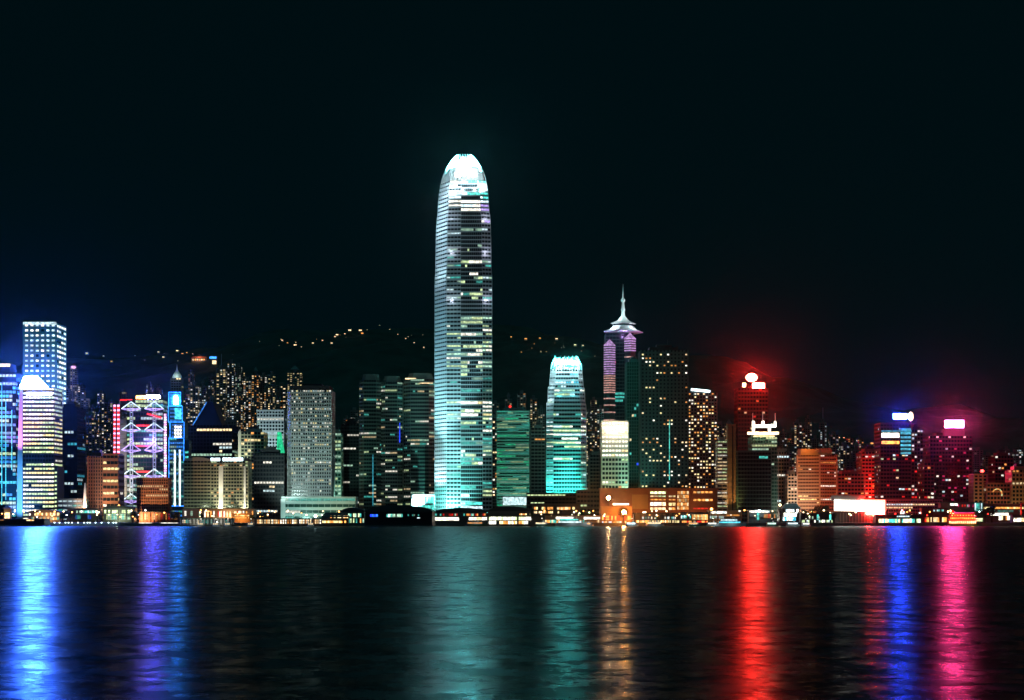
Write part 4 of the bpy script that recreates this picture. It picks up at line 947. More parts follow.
BG2 = [
 (63, 69, 402, 2350, 'narrow tower second in the dim group right of the dark blue tower top', .3, WARM), (78, 84, 386, 2500, 'tower with gold windows highest of the dim group left of the trussed bank', .4, WARM),
 (88, 94, 408, 2420, 'tower with gold windows above the left wing of the red-brown hotel', .4, WARM), (92, 99, 432, 2230, 'tower dotted with amber behind the red-brown hotel wing roof', .35, WARM),
 (104, 110, 418, 2250, 'tower dotted with amber above the striped hotel front', .35, WARM), (119, 126, 392, 2480, 'faint tower behind the roof plant of the trussed bank', .3, DIM),
 (146, 152, 384, 2520, 'faint tower over the middle of the trussed bank', .3, DIM), (154, 161, 388, 2450, 'faint tower over the right mast of the trussed bank', .3, DIM),
 (188, 194, 372, 2600, 'faint high tower below the orange-roofed villa', .35, DIM), (208, 214, 376, 2600, 'faint high tower below the small tower house', .35, DIM),
 (240, 245, 372, 2550, 'thin tower between the pale-dotted and the creamy towers', .4, WARM), (264, 270, 386, 2280, 'lower golden tower behind the lattice-fronted building right end', .45, WARM),
 (236, 243, 396, 2250, 'lower golden tower behind the pale column', .45, WARM), (218, 224, 404, 2230, 'lower dotted tower beside the sloping roof end', .4, WARM),
 (546, 551, 418, 2300, 'thin tower just behind the left edge of the turquoise tower', .35, WARM), (586, 592, 412, 2300, 'thin tower just behind the right edge of the turquoise tower', .4, WARM),
 (806, 812, 418, 2550, 'high faint tower far over the orange building', .3, DIM), (846, 853, 438, 2400, 'faint tower high behind the silvery window cluster', .4, REDDIM), (857, 864, 438, 2450, 'faint tower under the orange hill lights', .4, REDDIM)]
for a in BG2: apartment(*a[:5], dens=a[5], pal=a[6])
# second, dimmer row, between and behind
ROW2 = [(56, 64, 420, 2300, 'dim tower low behind the dark blue tower'), (113, 122, 425, 2300, 'dim tower half hidden by the pink-lit stair towers'),
 (208, 218, 415, 2250, 'dim tower right beside the sloping blue roof'), (222, 236, 420, 2220, 'dim tower with cool specks left of the pale column'), (604, 612, 440, 2200, 'dim tower hidden low behind the cream tower'),
 (706, 718, 440, 2180, 'dim tower low behind the tower with the white roof light'), (846, 858, 462, 2180, 'dim tower low behind the squat red-lit block'), (919, 928, 452, 2250, 'dim tower in the gap left of the magenta-washed tower'),
 (484, 494, 430, 2300, 'dim tower low on the right side of the tallest tower'), (335, 344, 440, 2250, 'dim tower low behind the narrow green-lit tower')]
for a in ROW2: apartment(*a, dens=.22, pal=DIM)

# ------------------------------------------------------------------ houses and lamps on the hill
HL = [(122, 351, 'w', 3), (126, 352, 'w', 1), (131, 353, 'w', 2), (138, 354.5, 'o', 2), (158, 356, 'w', 2), (163, 358, 'w', 1), (187, 356, 'o', 2), (182, 353, 'o', 1), (192, 361, 'w', 2), (60, 339, 'w', 4), (67, 336, 'w', 4), (73, 337, 'w', 3), (90, 352, 'w', 2), (104, 356, 'w', 2), (112, 362, 'o', 1), (146, 360, 'w', 2), (152, 356, 'o', 2), (170, 352, 'w', 2), (177, 355, 'w', 3),
      (271, 343, 'w', 1), (276, 344, 'o', 3), (284, 343, 'w', 2), (289, 345, 'o', 1), (296, 345, 'w', 3), (301, 346, 'w', 2), (316, 344, 'w', 1), (325, 341, 'w', 2), (334, 338, 'w', 3), (340, 337, 'w', 2), (346, 335, 'w', 1), (351, 335, 'w', 3), (358, 334, 'w', 3), (364, 334, 'o', 2), (330, 344, 'w', 1),
      (384, 325, 'w', 2), (391, 327, 'o', 3), (396, 328, 'w', 1), (510, 339, 'o', 2), (526, 342, 'o', 2), (543, 343, 'o', 2), (555, 344, 'w', 2), (573, 348, 'w', 1), (583, 350, 'w', 1), (414, 345, 'w', 1), (424, 347, 'w', 1),
      (846, 440, 'o', 2), (855, 447, 'o', 4), (862, 447, 'o', 4), (868, 448, 'o', 2), (700, 400, 'w', 1), (835, 441, 'w', 1)]
def house_proto(col, label, grp):
    t = thing('hillside_house', label, 'house', group=grp)
    q = MB(); q.box(-6, 6, 0, 9, -4, 6, palestone); q.build('wall', t)
    q = MB(); q.prism([(-7, -1), (7, -1), (7, 10), (-7, 10)], 6, [(-5, 4), (5, 4), (5, 5), (-5, 5)], 9.5, roofmat); q.build('roof', t)
    for x in (-4, .5):
        q = MB(); q.box(x, x+3.2, -.15, -.05, 1.5, 4.5, lit(col, 3.0)); q.build('window', t)
    return t
for _i in range(46):
    _x = R.choice((R.gauss(320, 45), R.gauss(160, 40), R.gauss(540, 30), R.gauss(380, 25), R.uniform(30, 430))); HL.append((_x, R.uniform(-3, 9)+lerp_tab([(0, 340), (120, 352), (210, 356), (280, 345), (390, 327), (430, 340), (600, 350), (720, 380)], _x), R.choice('wwo'), R.choice((-2, -1.5, -1))))
protos = {'w': house_proto('warm', 'small pale-lit house among the lights high on the dark hill', 'pale-lit houses on the hill'), 'o': house_proto('orange', 'small orange-lit house among the lights high on the dark hill', 'orange-lit houses on the hill')}
used = set()
for px, py, c, n in HL:
    X, Y, z = on_hill(px, py); p = protos[c]; s = .5+.16*n
    t = p if c not in used else dup(p, (0, 0, 0)); used.add(c); t.location = (X+R.uniform(-7, 7), Y-6, z+2+R.uniform(-6, 6)); s *= R.uniform(.6, 1.2); t.scale = (s*.7, s*.8, s*.6)
def hotel_on_hill():
    X, Y, z = on_hill(200, 361)
    t = thing('hillside_villa', 'long orange-roofed villa with pink lights near the thin hilltop spire', 'house', (X, Y-10, z))
    q = MB(); q.box(-17, 17, 0, 12, -5, 5, palestone); q.build('wall', t); q = MB(); q.prism([(-19, -1), (19, -1), (19, 13), (-19, 13)], 5, [(-15, 5), (15, 5), (15, 7), (-15, 7)], 10, mat('clay_tile', (.35, .12, .06))); q.build('roof', t)
    for i in range(6): q = MB(); q.box(-15+i*5, -12+i*5, -.2, -.05, 0, 3.5, lit('orange' if i % 2 else 'warm', 1.5)); q.build('window', t)
    lamp('POINT', (0, -6, 12), (1, .4, .3), 8e3, parent=t)
    X, Y, z = on_hill(215, 366); t = thing('hillside_villa', 'small tower house with blue and white lights near the thin hilltop spire', 'house', (X, Y-10, z))
    q = MB(); q.box(-6, 6, 0, 10, -5, 20, palestone); q.build('wall', t); q = MB(); q.box(-4, 5, -.3, -.05, 2, 10, lit('warm', 1.8)); q.build('window', t); q = MB(); q.box(-10, 5, -.4, -.06, 14, 19, lit('azure', 2.2)); q.build('blue_light_band', t)
    q = MB(); q.prism([(-7, -1), (7, -1), (7, 11), (-7, 11)], 20, [(-1, 4), (1, 4), (1, 6), (-1, 6)], 25, roofmat); q.build('roof', t)
hotel_on_hill()

# ------------------------------------------------------------------ waterfront
def shed(name, label, cat, x0, x1, yt, Y, depth=14, tiers=(), wall=darkconc, roof='flat', roofm=greenroof, columns=0, colm=whitepaint, zb=None, hump=3):
    cx = PX((x0+x1)/2, Y); W = (x1-x0)/F*Y; zb = (GZ if Y > 1600 else 1.8) if zb is None else zb
    H = PZ(yt, Y)-zb; t = thing(name, label, cat, (cx, Y, zb)); t['h'] = H; r = random.Random(label)
    q = MB(); q.box(-W/2, W/2, 1.2, depth, .0, H-.4, wall); q.box(-W/2, W/2, 0, 1.2, H*.45, H*.45+.4, wall); q.build('wall', t)
    if Y < 1600:
        q = MB(); q.box(-W/2-1, W/2+1, -2.5, depth+1, -.9, -.02, darkconc)
        q.build('deck', t)
        for i in range(max(2, int(W/9))):
            q = MB(); x = -W/2+2+i*(W-4)/max(1, int(W/9)-1); q.tube((x, -1.2, -3.5), (x, -1.2, -.8), .5, darkconc); q.build('pile', t)
    q = MB()
    if roof == 'flat': q.box(-W/2-1, W/2+1, -1.2, depth+.6, H-.38, H+.25, roofm)
    elif roof == 'gable': q.prism([(-W/2-1, -1.2), (W/2+1, -1.2), (W/2+1, depth+1), (-W/2-1, depth+1)], H-.38, [(-W/2+3, depth*.45), (W/2-3, depth*.45), (W/2-3, depth*.55), (-W/2+3, depth*.55)], H+hump, roofm)
    elif roof == 'hump':
        n = 14
        for i in range(n):
            f = lambda k: H+hump*math.sin(math.pi*min(1, max(0, k/n)))**.6-.3
            a, b = -W/2-1+(W+2)*i/n, -W/2-1+(W+2)*(i+1)/n
            q.poly([(a, -1.2, f(i)), (b, -1.2, f(i+1)), (b, depth, f(i+1)), (a, depth, f(i))], roofm); q.poly([(a, -1.2, H-.8), (b, -1.2, H-.8), (b, -1.2, f(i+1)), (a, -1.2, f(i))], roofm)
    q.build('roof', t)
    for i in range(columns):
        x = -W/2+.6+(W-1.2)*i/max(1, columns-1); q = MB(); q.box(x-.32, x+.32, -.5, .14, 0, H-.4, colm); q.build('column', t)
    for (px0, px1, py0, py1, pal, duty, pitch) in tiers:
        a = PX(px0, Y)-cx; b = PX(px1, Y)-cx; z0 = PZ(py1, Y)-zb; z1 = PZ(py0, Y)-zb; x = a; q = MB(); ok = False
        while x < b-.3:
            x2 = min(b, x+pitch)
            if r.random() < duty: q.box(x+.12, x2-.12, 1.0, 1.17, z0, z1, lit(*r.choice(pal))); ok = True
            x = x2
        if ok: q.build('window_row', t)
    return t
W2 = [('white', 2.2), ('cool', 1.8), ('white', 3)]; WO = [('orange', 1.6), ('warm', 2), ('orange', 1.1), ('yellow', 1.8)]; GW = [('green', 1.1), ('lime', 1.6), ('white', 2.6), ('teal', .8)]; ST = [('orange', 1.0), ('white', 2.0), ('warm', 1.6), ('warm', .6)]
D = [('warm', .5), ('orange', .4), ('teal', .3), ('cool', .4)]
shed('pier_shed', 'long low black breakwater shed at the bottom left of the skyline', 'pier', -30, 44, 519, 1560, 20, [(-4, 6, 519.5, 520.6, D, .5, 2), (26, 34, 519.6, 520.8, WO, .8, 2)], wall=darkmetal, roofm=roofmat)
t = shed('kiosk', 'small cream-lit kiosk with an orange awning at the left edge of the waterfront', 'kiosk', 3.5, 10, 508, 1640, 6, [(4.2, 9.7, 512.5, 518.4, [('warm', 2.2)], 1, 3)], roof='gable', roofm=mat('orange_awning', (.5, .2, .05)))
lamp('POINT', (-2, -5, 9), (1, .5, .15), 3e3, parent=t)
t = shed('market_hall', 'orange-lit low hall with a dark curved roof under the tower with yellow-green floors', 'hall', 28, 60, 512, 1670, 14, [(30, 59, 512.5, 515.5, WO, .7, 1.6), (30, 60, 517, 519.8, [('orange', 1.3), ('teal', .5), ('warm', 1.6)], .65, 1.5)], roof='hump', hump=3, roofm=roofmat)
lamp('POINT', (4, -8, 5), (1, .4, .12), 1.2e4, parent=t)
shed('restaurant', 'waterfront restaurant with a teal glowing upper floor', 'restaurant', 67, 98, 508.5, 1665, 14, [(76, 97, 510.5, 513, [('teal', 1.1), ('cool', 1.5), ('green', .9)], .85, 1.8), (75, 98, 515, 519, [('blue', .5), ('teal', .35), ('azure', .4)], .6, 2)], roofm=roofmat)
t = shed('restaurant', 'glass-fronted restaurant with greenish white lamps beside the reddish-brown slab block', 'restaurant', 103, 134, 507.5, 1660, 14, [(104, 131, 510, 513.2, [('lime', 2.2), ('white', 4), ('lime', 1.2)], .75, 2.2), (106, 130, 514, 519.5, [('green', .7), ('teal', .7), ('lime', .7)], .8, 2)], roof='hump', hump=2.5, roofm=roofmat)
lamp('POINT', (0, -8, 6), (.8, 1, .6), 7e3, parent=t)
shed('low_block', 'low orange-lit arcade under the reddish-brown slab block', 'building', 139, 178, 512, 1680, 10, [(140, 177, 513.5, 519.5, [('orange', .5), ('warm', .9), ('red', .4)], .6, 1.7)], wall=brick, roofm=roofmat, columns=12, colm=brick)
t = shed('public_pier', 'low white-columned public pier with a flat green roof', 'pier', 180, 232, 518.5, 1585, 14, [(182, 231, 520, 523, [('warm', .8), ('white', .5), ('teal', .3)], .5, 1.8)], columns=16)
lamp('POINT', (-10, -8, 3), (1, .95, .75), 1.5e3, parent=t); lamp('POINT', (14, -8, 3), (1, .95, .75), 1.5e3, parent=t)
t = shed('civic_hall', 'long low hall glowing orange below the olive-grey slab blocks', 'hall', 182, 254, 508.5, 1675, 16, [(204, 253, 511, 517, [('orange', 1.3), ('warm', 1.7), ('white', 1.8), ('red', .8)], .72, 1.7), (184, 202, 511, 516, [('white', 1.3), ('green', .5), ('warm', .9)], .6, 2.4)], wall=palestone, roofm=roofmat)
lamp('POINT', (12, -10, 5), (1, .45, .15), 1.1e4, parent=t)
t = shed('terminal_block', 'bright orange cube-like building at the right end of the long orange hall', 'building', 232, 250, 513.5, 1640, 9, [(233, 249, 515, 516.2, [('orange', 1.8), ('yellow', 1.5)], .8, 1.5), (233, 249, 517.2, 518.6, [('orange', 1.6)], .8, 1.5)], wall=orangestone, roofm=orangestone)
lamp('POINT', (0, -8, 4), (1, .4, .08), 8e3, parent=t)
t = shed('ferry_pier', 'long striped colonnade pier lit orange and white', 'pier', 254, 322, 518.5, 1590, 12, [(255, 321, 519.6, 523.6, ST, .85, 1.3)], columns=30, colm=mat('cream_paint', (.55, .45, .32)), roofm=darkmetal)
t = shed('ferry_pier', 'pier with a glowing orange waterline strip left of the dark humped pier', 'pier', 322, 348, 517, 1588, 12, [(322, 346, 520.5, 522.8, [('orange', 2.2), ('yellow', 2.0)], .95, 2), (330, 348, 515.6, 518, WO, .5, 2)], roof='gable', hump=5, roofm=roofmat)
t = shed('ferry_pier', 'white-eaved pier shed with green glow touching the dark humped pier', 'pier', 341, 364, 511, 1600.5, 12, [(348, 363, 513.5, 517, GW, .75, 1.8), (346, 364, 518.5, 523, [('lime', 1.2), ('orange', 1.5), ('green', .8), ('teal', .6)], .7, 1.5)], roof='hump', hump=4, roofm=roofmat, zb=2.4)
t = shed('ferry_pier', 'big dark humped ferry pier jutting out left of the tallest tower', 'pier', 365, 432, 511, 1500, 60, [(370, 378, 514.3, 516.8, [('azure', 1.3), ('blue', 1.5)], .9, 2), (385, 404, 514, 517, [('teal', .7), ('cool', 1.8), ('green', 1.0)], .8, 1.5), (406, 420, 514.3, 516, [('teal', .25), ('green', .2)], .6, 1.5), (417, 420, 517.6, 518.6, [('cool', 2)], 1, 2)], wall=darkmetal, roof='hump', hump=6.5, roofm=roofmat)
t = shed('ferry_pier', 'two-storey pier with bright white window rows under the tallest tower', 'pier', 434, 487, 511.5, 1592, 14, [(434, 486, 513.6, 515.8, [('orange', .9), ('teal', .6), ('green', .8), ('red', .6)], .6, 1.6), (435, 459, 517.4, 520.4, [('white', 3.2), ('lime', 1.8)], .92, 2), (467, 487, 517.4, 520, [('white', 3.0), ('warm', 2)], .9, 2)], roof='hump', hump=4.5, roofm=roofmat)
t = shed('ferry_pier', 'two-storey pier with the brightest white windows right below the green slab', 'pier', 488, 531, 510.5, 1592, 14, [(489, 531, 517, 520, [('white', 3.2), ('lime', 2), ('white', 2.4)], .96, 1.9), (489, 528, 521, 524, [('white', 3.0), ('warm', 2.2), ('orange', 1.5)], .93, 1.9), (512, 530, 513.5, 515, WO, .5, 1.6)], roof='hump', hump=5, roofm=roofmat)
t = shed('terminal_block', 'amber-lit two-tier terminal under the turquoise tower', 'terminal', 532, 580, 503.5, 1680, 16, [(534, 575, 507, 509.6, [('orange', 1.3), ('yellow', 1.4), ('warm', 1.4)], .75, 2.2), (534, 560, 511.2, 513.2, WO, .6, 1.8), (530, 575, 497, 500, [('white', 1.2), ('warm', 1)], .0, 2)], wall=darkconc, roofm=roofmat)
t = shed('ferry_pier', 'pier with a long white light bar behind the moored white ferry', 'pier', 545, 601, 515.5, 1602, 10, [(556, 577, 517, 519.3, [('white', 3.5)], 1, 3), (584, 600, 517.2, 519.2, [('white', 3.2)], 1, 3), (545, 600, 520, 523, [('warm', 1.3), ('teal', .7), ('orange', 1.4)], .5, 1.8)], roofm=orangestone, wall=palestone)
tower('low_block', 'dark low block with short greenish window dashes below the turquoise tower', 'building', 527, 576, 494, 1725, depth=20, fh=4.6, sp=.5, bay=4, wall=darkmetal, prow=.9, ppane=.2, pal=[('lime', .9), ('cool', .9), ('white', 1)], seed=60, roof='parapet')
tower('low_block', 'dark low block beneath the cream tower with a strip of white light', 'building', 577, 620, 491, 1722, depth=20, fh=5.5, sp=.5, bay=4, wall=darkconc, prow=.7, ppane=.3, pal=[('warm', .8), ('lime', .7), ('orange', .7)], seed=61, roof='parapet')
t = shed('ferry_pier', 'pier hall glowing deep orange below the two orange lamps', 'pier', 601, 632, 506.5, 1605, 14, [(602, 631, 515.8, 520, [('orange', 1.5), ('red', 1.2), ('orange', 2.0)], .9, 2), (602, 630, 521.4, 523.2, [('orange', 1.1), ('warm', 1.5), ('cool', 1)], .7, 1.8), (613, 629, 503.4, 505, [('white', 4)], 1, 4)], wall=orangestone, roofm=orangestone)
def orange_lamp(px, py, Y, s, p, col, label):
    t = thing('street_lamp', label, 'street lamp', (PX(px, Y), Y, GZ)); z = PZ(py, Y)-GZ
    q = MB(); q.tube((0, 0, 0), (0, 0, z), .3, darkmetal); q.build('pole', t)
    if s > 100:
        q = MB(); q.tube((0, -.1, z), (0, 1.4, z), 2.0, darkmetal, 12); q.build('lamp_housing', t)
        q = MB(); q.poly([(1.7*math.cos(a*math.pi/8), -.15, z+1.7*math.sin(a*math.pi/8)) for a in range(16)], lit(col, s, True)); q.build('lamp_glass', t)
        lamp('POINT', (0, -5, z), COL[col], p, parent=t, size=.8); return
    q = MB(); q.lathe(0, 0, [(.5, z-1.5), (1.4, z-.8), (1.6, z), (1.2, z+.9), (.4, z+1.4)], lit(col, s, s > 20)); q.build('lamp_head', t)
    c = COL[col]; lamp('POINT', (0, -2, z), c, p, parent=t, size=.8)
orange_lamp(608.5, 498, 1690, 4500, 6e3, 'peachy', 'tall pole lamp with a round pale glow, upper of the two big orange lamps')
orange_lamp(624, 512, 1596, 6500, 4e4, 'amber', 'blazing orange pole lamp at the quay edge, lower of the two big lamps')
orange_lamp(711.5, 509, 1640, 9, 6e3, 'orange', 'orange pole lamp left of the slim ribbed tower')
orange_lamp(119, 506, 1700, 9, 6e3, 'orange', 'orange-white lamp at the foot of the brown hotel front')
orange_lamp(315.5, 516, 1650, 14, 8e3, 'cool', 'left of the two white ball lamps under the teal podium')
orange_lamp(327.5, 516, 1650, 14, 8e3, 'cool', 'right of the two white ball lamps under the teal podium')
orange_lamp(466, 511.5, 1640, 8, 2e3, 'cool', 'greenish white lamp rising above the pier roof under the tallest tower')
orange_lamp(486, 512.5, 1640, 6, 1.5e3, 'teal', 'teal lamp between the two bright window piers')
orange_lamp(759.5, 511, 1620, 8, 3e3, 'cool', 'white lamp post on the mushroom canopy')
orange_lamp(780, 505, 1680, 7, 4e3, 'warm', 'pinkish lamp at the foot of the dim concrete block, left one')
orange_lamp(787.5, 504.5, 1680, 9, 4e3, 'white', 'pinkish lamp at the foot of the dim concrete block, right one')
def brown_podium():
    Y = 1700; t = tower('terminal_podium', 'long brown podium with a plain orange-washed end wall and lit office grid', 'podium', 600, 718, 489.5, Y, depth=22, fh=20, sp=0, bay=200, pier=0, wall=brick, gl=brick, prow=0, seed=62, roof='parapet')
    g = lambda x, y: PL(t, x, y)
    a = g(632, 509); b = g(648, 494.5); q = MB(); q.box(a[0], b[0], -.5, -.02, a[1], b[1], orangestone); q.build('end_wall', t)
    r = random.Random(5)
    for x0, x1, rows in ((650, 666, ((491.5, 493.8, 'lime', 2.0), (495.6, 496.9, 'lime', 1.0), (499, 500.2, 'orange', 1.4), (502.3, 505.6, 'white', 2.6), (507.5, 509.8, 'warm', 1.5))), (668.5, 675.8, ((495.6, 497, 'yellow', 1.1), (499, 500.2, 'orange', 1.4), (502.8, 505.6, 'yellow', 1.6), (507.5, 509.8, 'orange', 1.5))), (693, 713, ((491.3, 493.2, 'orange', 1.3), (499, 501, 'orange', 1.5), (507.8, 509.2, 'red', .7)))):
        n = max(2, round((x1-x0)/4.4))
        for y0, y1, c, s in rows:
            for i in range(n):
                a = g(x0+(x1-x0)*i/n+.35, y1); b = g(x0+(x1-x0)*(i+1)/n-.5, y0); q = MB(); q.box(a[0], b[0], -.35, -.03, a[1], b[1], lit(c if r.random() < .8 else 'warm', round(s*r.uniform(.6, 1.2), 1))); q.build('window', t)
    for i in range(6):
        for j in range(5):
            a = g(677+i*2, 509.5-j*3.8); q = MB(); q.box(a[0], a[0]+1.9, -.35, -.03, a[1], a[1]+3.6, lit('orange' if (i+j) % 3 else 'warm', round(r.uniform(.35, 1.3), 1)))
            q.build('atrium_window', t)
    for x in (649, 667, 676.4, 689.5): a = g(x, 512); b = g(x+.9, 490.5); q = MB(); q.box(a[0], b[0], -1, -.03, 0, b[1], brick); q.build('pier', t)
    lamp('SPOT', (-28, -30, 4), (1, .38, .05), 3e4, target=(-18, 0, 14), angle=95, parent=t); lamp('SPOT', (30, -30, 4), (1, .35, .12), 2e4, target=(30, 0, 14), angle=110, parent=t)
brown_podium()
t = shed('ferry_pier', 'low terminal with small white lights in front of the brown podium', 'pier', 634, 680, 513, 1612, 12, [(638, 679, 516.8, 519, [('cool', .9), ('teal', .5), ('white', 1.8)], .45, 1.6), (636, 680, 520.4, 522.6, [('warm', 1.8), ('orange', 1.8), ('yellow', 1.3)], .8, 1.6)], roofm=roofmat, columns=10, colm=darkconc)
t = shed('ferry_pier', 'pier shed with an orange panel front and teal lamps right of the low terminal', 'pier', 680, 709, 512.5, 1608, 12, [(692, 708, 514.5, 519.6, [('orange', 1.6), ('yellow', 1.1), ('orange', 1.0)], .95, 2), (681, 691, 515.5, 518.5, [('teal', 1.0), ('cool', 1.4)], .7, 1.6), (682, 708, 520.8, 522.6, [('orange', 1.5), ('red', 1.1)], .8, 1.8)], roofm=roofmat)
t = shed('low_block', 'low white-striped building behind the cyan ferry', 'building', 709, 742, 510.5, 1650, 12, [(711, 727, 511.4, 513.4, W2, .8, 2), (710, 724, 516, 518.4, [('green', .5), ('cool', .6)], .9, 2), (725, 740, 514.5, 516, [('orange', .6)], .9, 2)], wall=palestone, roofm=palestone)
t = shed('canopy', 'mushroom canopy with a glowing white rim beside a lamp post', 'canopy', 749, 771, 510.3, 1622, 10, [(749.5, 770, 510.8, 512.4, [('white', 2.5), ('cool', 1.6)], .9, 3), (757, 760, 512, 520, [('teal', .9)], .8, 2), (764, 776, 514, 518, [('red', .6), ('orange', .6)], .4, 1.6)], roofm=whitepaint)
t = shed('terminal_block', 'blazing white glass terminal with a cyan corner left of the green posts', 'terminal', 783, 800, 508, 1650, 10, [(786, 799, 509.3, 512, [('white', 3.5), ('cool', 2.6)], .9, 2.4), (784, 797, 513, 516.5, [('white', 4), ('white', 2.5)], .95, 2.4), (783, 796, 517, 520.6, [('cool', 2.4), ('cyan', 1.6), ('white', 3)], .9, 2.2)], roof='gable', hump=5, roofm=whitepaint)
t = shed('ferry_pier', 'dark tree-backed pier with two green posts and small white lamps', 'pier', 801, 835, 513, 1610, 10, [(809, 821, 516.5, 519, [('green', .8), ('white', 1.4)], .7, 1.7), (802, 834, 520, 522.4, [('white', 2.4), ('cool', 1.4), ('lime', 1)], .6, 1.7), (817, 819, 514.5, 519.8, [('teal', 1.2)], 1, 3), (829.5, 831.5, 514.5, 519.8, [('teal', 1.2)], 1, 3), (809, 817, 511.6, 513.4, [('orange', .6)], .8, 1.6)], wall=darkmetal, roofm=roofmat)
t = shed('ferry_pier', 'pier with a long row of cream and green windows right of the white display', 'pier', 876, 922, 514.5, 1603, 12, [(879, 921, 518.6, 522.6, [('white', 2.6), ('warm', 2.2), ('lime', 1.8), ('cool', 1.6), ('teal', 1.2)], .93, 1.8), (899, 912, 511, 514, W2, .6, 1.6), (897, 910, 515.8, 517, [('cool', 1.2)], .8, 2)], wall=darkmetal, roofm=roofmat)
t = tower('low_block', 'long low block with two dashed white window rows behind the cream-windowed pier', 'building', 886, 942, 500.5, 1690, depth=14, fh=3.6, sp=.45, bay=2.8, pier=.5, wall=darkconc, prow=0, seed=63, roof='parapet', litfn=lambda i, n, k, r: (1, .75, [('warm', 1.1), ('white', 1.2), ('cool', .8)]) if i in (n-3, n-2) and k == 0 else (0, 0, COOL))
t = shed('low_block', 'reddish low pier building between the cream-windowed pier and the temple-like boat', 'building', 922, 948, 508, 1625, 10, [(932, 944, 509.6, 511.4, [('cool', 1.2), ('teal', .7)], .8, 1.8), (925, 947, 517.4, 522, [('orange', 1.8), ('red', .9), ('warm', 1.6)], .7, 1.6), (935, 946, 504.5, 506, W2, 0, 2)], wall=mat('maroon_panel', (.13, .04, .04)), roofm=roofmat)
def floating_restaurant():
    Y = 1585; t = thing('floating_restaurant', 'red-and-orange lit floating restaurant with tiered pagoda roofs', 'restaurant boat', (PX(963, Y), Y, .4)); h = 0
    q = MB(); q.prism([(-15, 0), (15, 0), (15, 9), (-15, 9)], -1, [(-17, -.5), (17, -.5), (17, 9.5), (-17, 9.5)], 1.8, hullgreen); q.build('hull', t)
    z = 1.8
    for i, (hw, hh) in enumerate(((16, 4.6), (15, 3.8), (13, 3.4))):
        q = MB(); q.box(-hw+1, hw-1, 1.2, 8, z, z+hh-.6, redpaint); q.build('deck_wall', t)
        q = MB(); x = -hw+1.5
        while x < hw-2: q.box(x, x+1.5, .95, 1.18, z+.7, z+hh-1.3, lit(('yellow', 'orange', 'red')[i], (1.9, 1.5, 1.3)[i])); x += 2.1
        q.build('window_row', t)
        q = MB(); n = 10
        for j in range(n):
            f = lambda u: .9*abs(u)**3; u0, u1 = -1+2*j/n, -1+2*(j+1)/n
            q.poly([(u0*hw, -.4, z+hh-.6+f(u0)), (u1*hw, -.4, z+hh-.6+f(u1)), (u1*hw*.93, 4, z+hh+1.0), (u0*hw*.93, 4, z+hh+1.0)], redpaint)
            q.poly([(u1*hw, 9, z+hh-.6+f(u1)), (u0*hw, 9, z+hh-.6+f(u0)), (u0*hw*.93, 4, z+hh+1.0), (u1*hw*.93, 4, z+hh+1.0)], redpaint)
            q.poly([(u0*hw, -.42, z+hh-.9+f(u0)), (u1*hw, -.42, z+hh-.9+f(u1)), (u1*hw, -.42, z+hh-.6+f(u1)), (u0*hw, -.42, z+hh-.6+f(u0))], lit('red', 2.2))
        q.build('curved_roof', t); z += hh+.1
    q = MB(); q.box(-11, -9, 3, 5, z, z+3.2, redpaint); q.box(-10.5, -9.5, 2.7, 2.98, z+.4, z+2.8, lit('red', 2.5)); q.build('roof_turret', t)
    q = MB(); 
    for i in range(9): q.lathe(-12+i*3, -.9, [(.2, z-3.4), (.5, z-3.0), (.5, z-2.4), (.2, z-2.0)], lit('orange', 3), 6)
    q.build('lantern_string', t)
    lamp('POINT', (-6, -8, 8), (1, .12, .03), 7e3, parent=t); lamp('POINT', (8, -8, 6), (1, .25, .05), 7e3, parent=t)
floating_restaurant()
t = shed('ferry_pier', 'pier with silvery upper windows behind the pagoda-roofed boat', 'pier', 941, 984, 502.5, 1640, 10, [(949, 958, 503.5, 505.5, W2, .8, 1.7), (975, 983, 503, 511, [('cool', 1.3), ('teal', .6), ('cool', .6)], .7, 1.4), (958, 974, 504.5, 507, [('pink', .7), ('red', .8), ('cool', .5)], .6, 1.5), (972, 983, 518.2, 521.4, [('yellow', 2.4), ('lime', 2)], .9, 1.7)], roofm=greenroof)
t = shed('terminal_block', 'long building with a glowing amber strip above a dark green band at the right edge', 'terminal', 984, 1030, 504, 1650, 12, [(984, 1024, 507, 508.8, [('yellow', 1.8), ('orange', 1.6)], .95, 2.4), (991, 1009, 513, 515.4, W2, .95, 2.2), (999, 1026, 516, 520, [('orange', 1.6), ('warm', 2), ('white', 2.4)], .6, 1.6), (990, 1024, 510, 512, [('teal', .15)], .8, 3)], wall=darkconc, roofm=darkconc)
t = shed('ferry_pier', 'small pier with cream-lit stalls at the far right waterline', 'pier', 1013, 1036, 515, 1600.5, 10, [(1014, 1030, 518, 521.6, [('white', 2.8), ('warm', 2)], .9, 1.7)], roofm=roofmat)
t = thing('gantry', 'tall red-lit gantry post at the right edge of the photo', 'gantry', (PX(1021, 1630), 1630, GZ))
q = MB(); q.box(-.7, .7, -.7, .7, 0, 21, redpaint); q.build('post', t); q = MB(); q.box(-.7, 12, -.6, .6, 21, 22, redpaint); q.build('beam', t); lamp('POINT', (-3, -6, 12), (1, .15, .05), 3e3, parent=t)

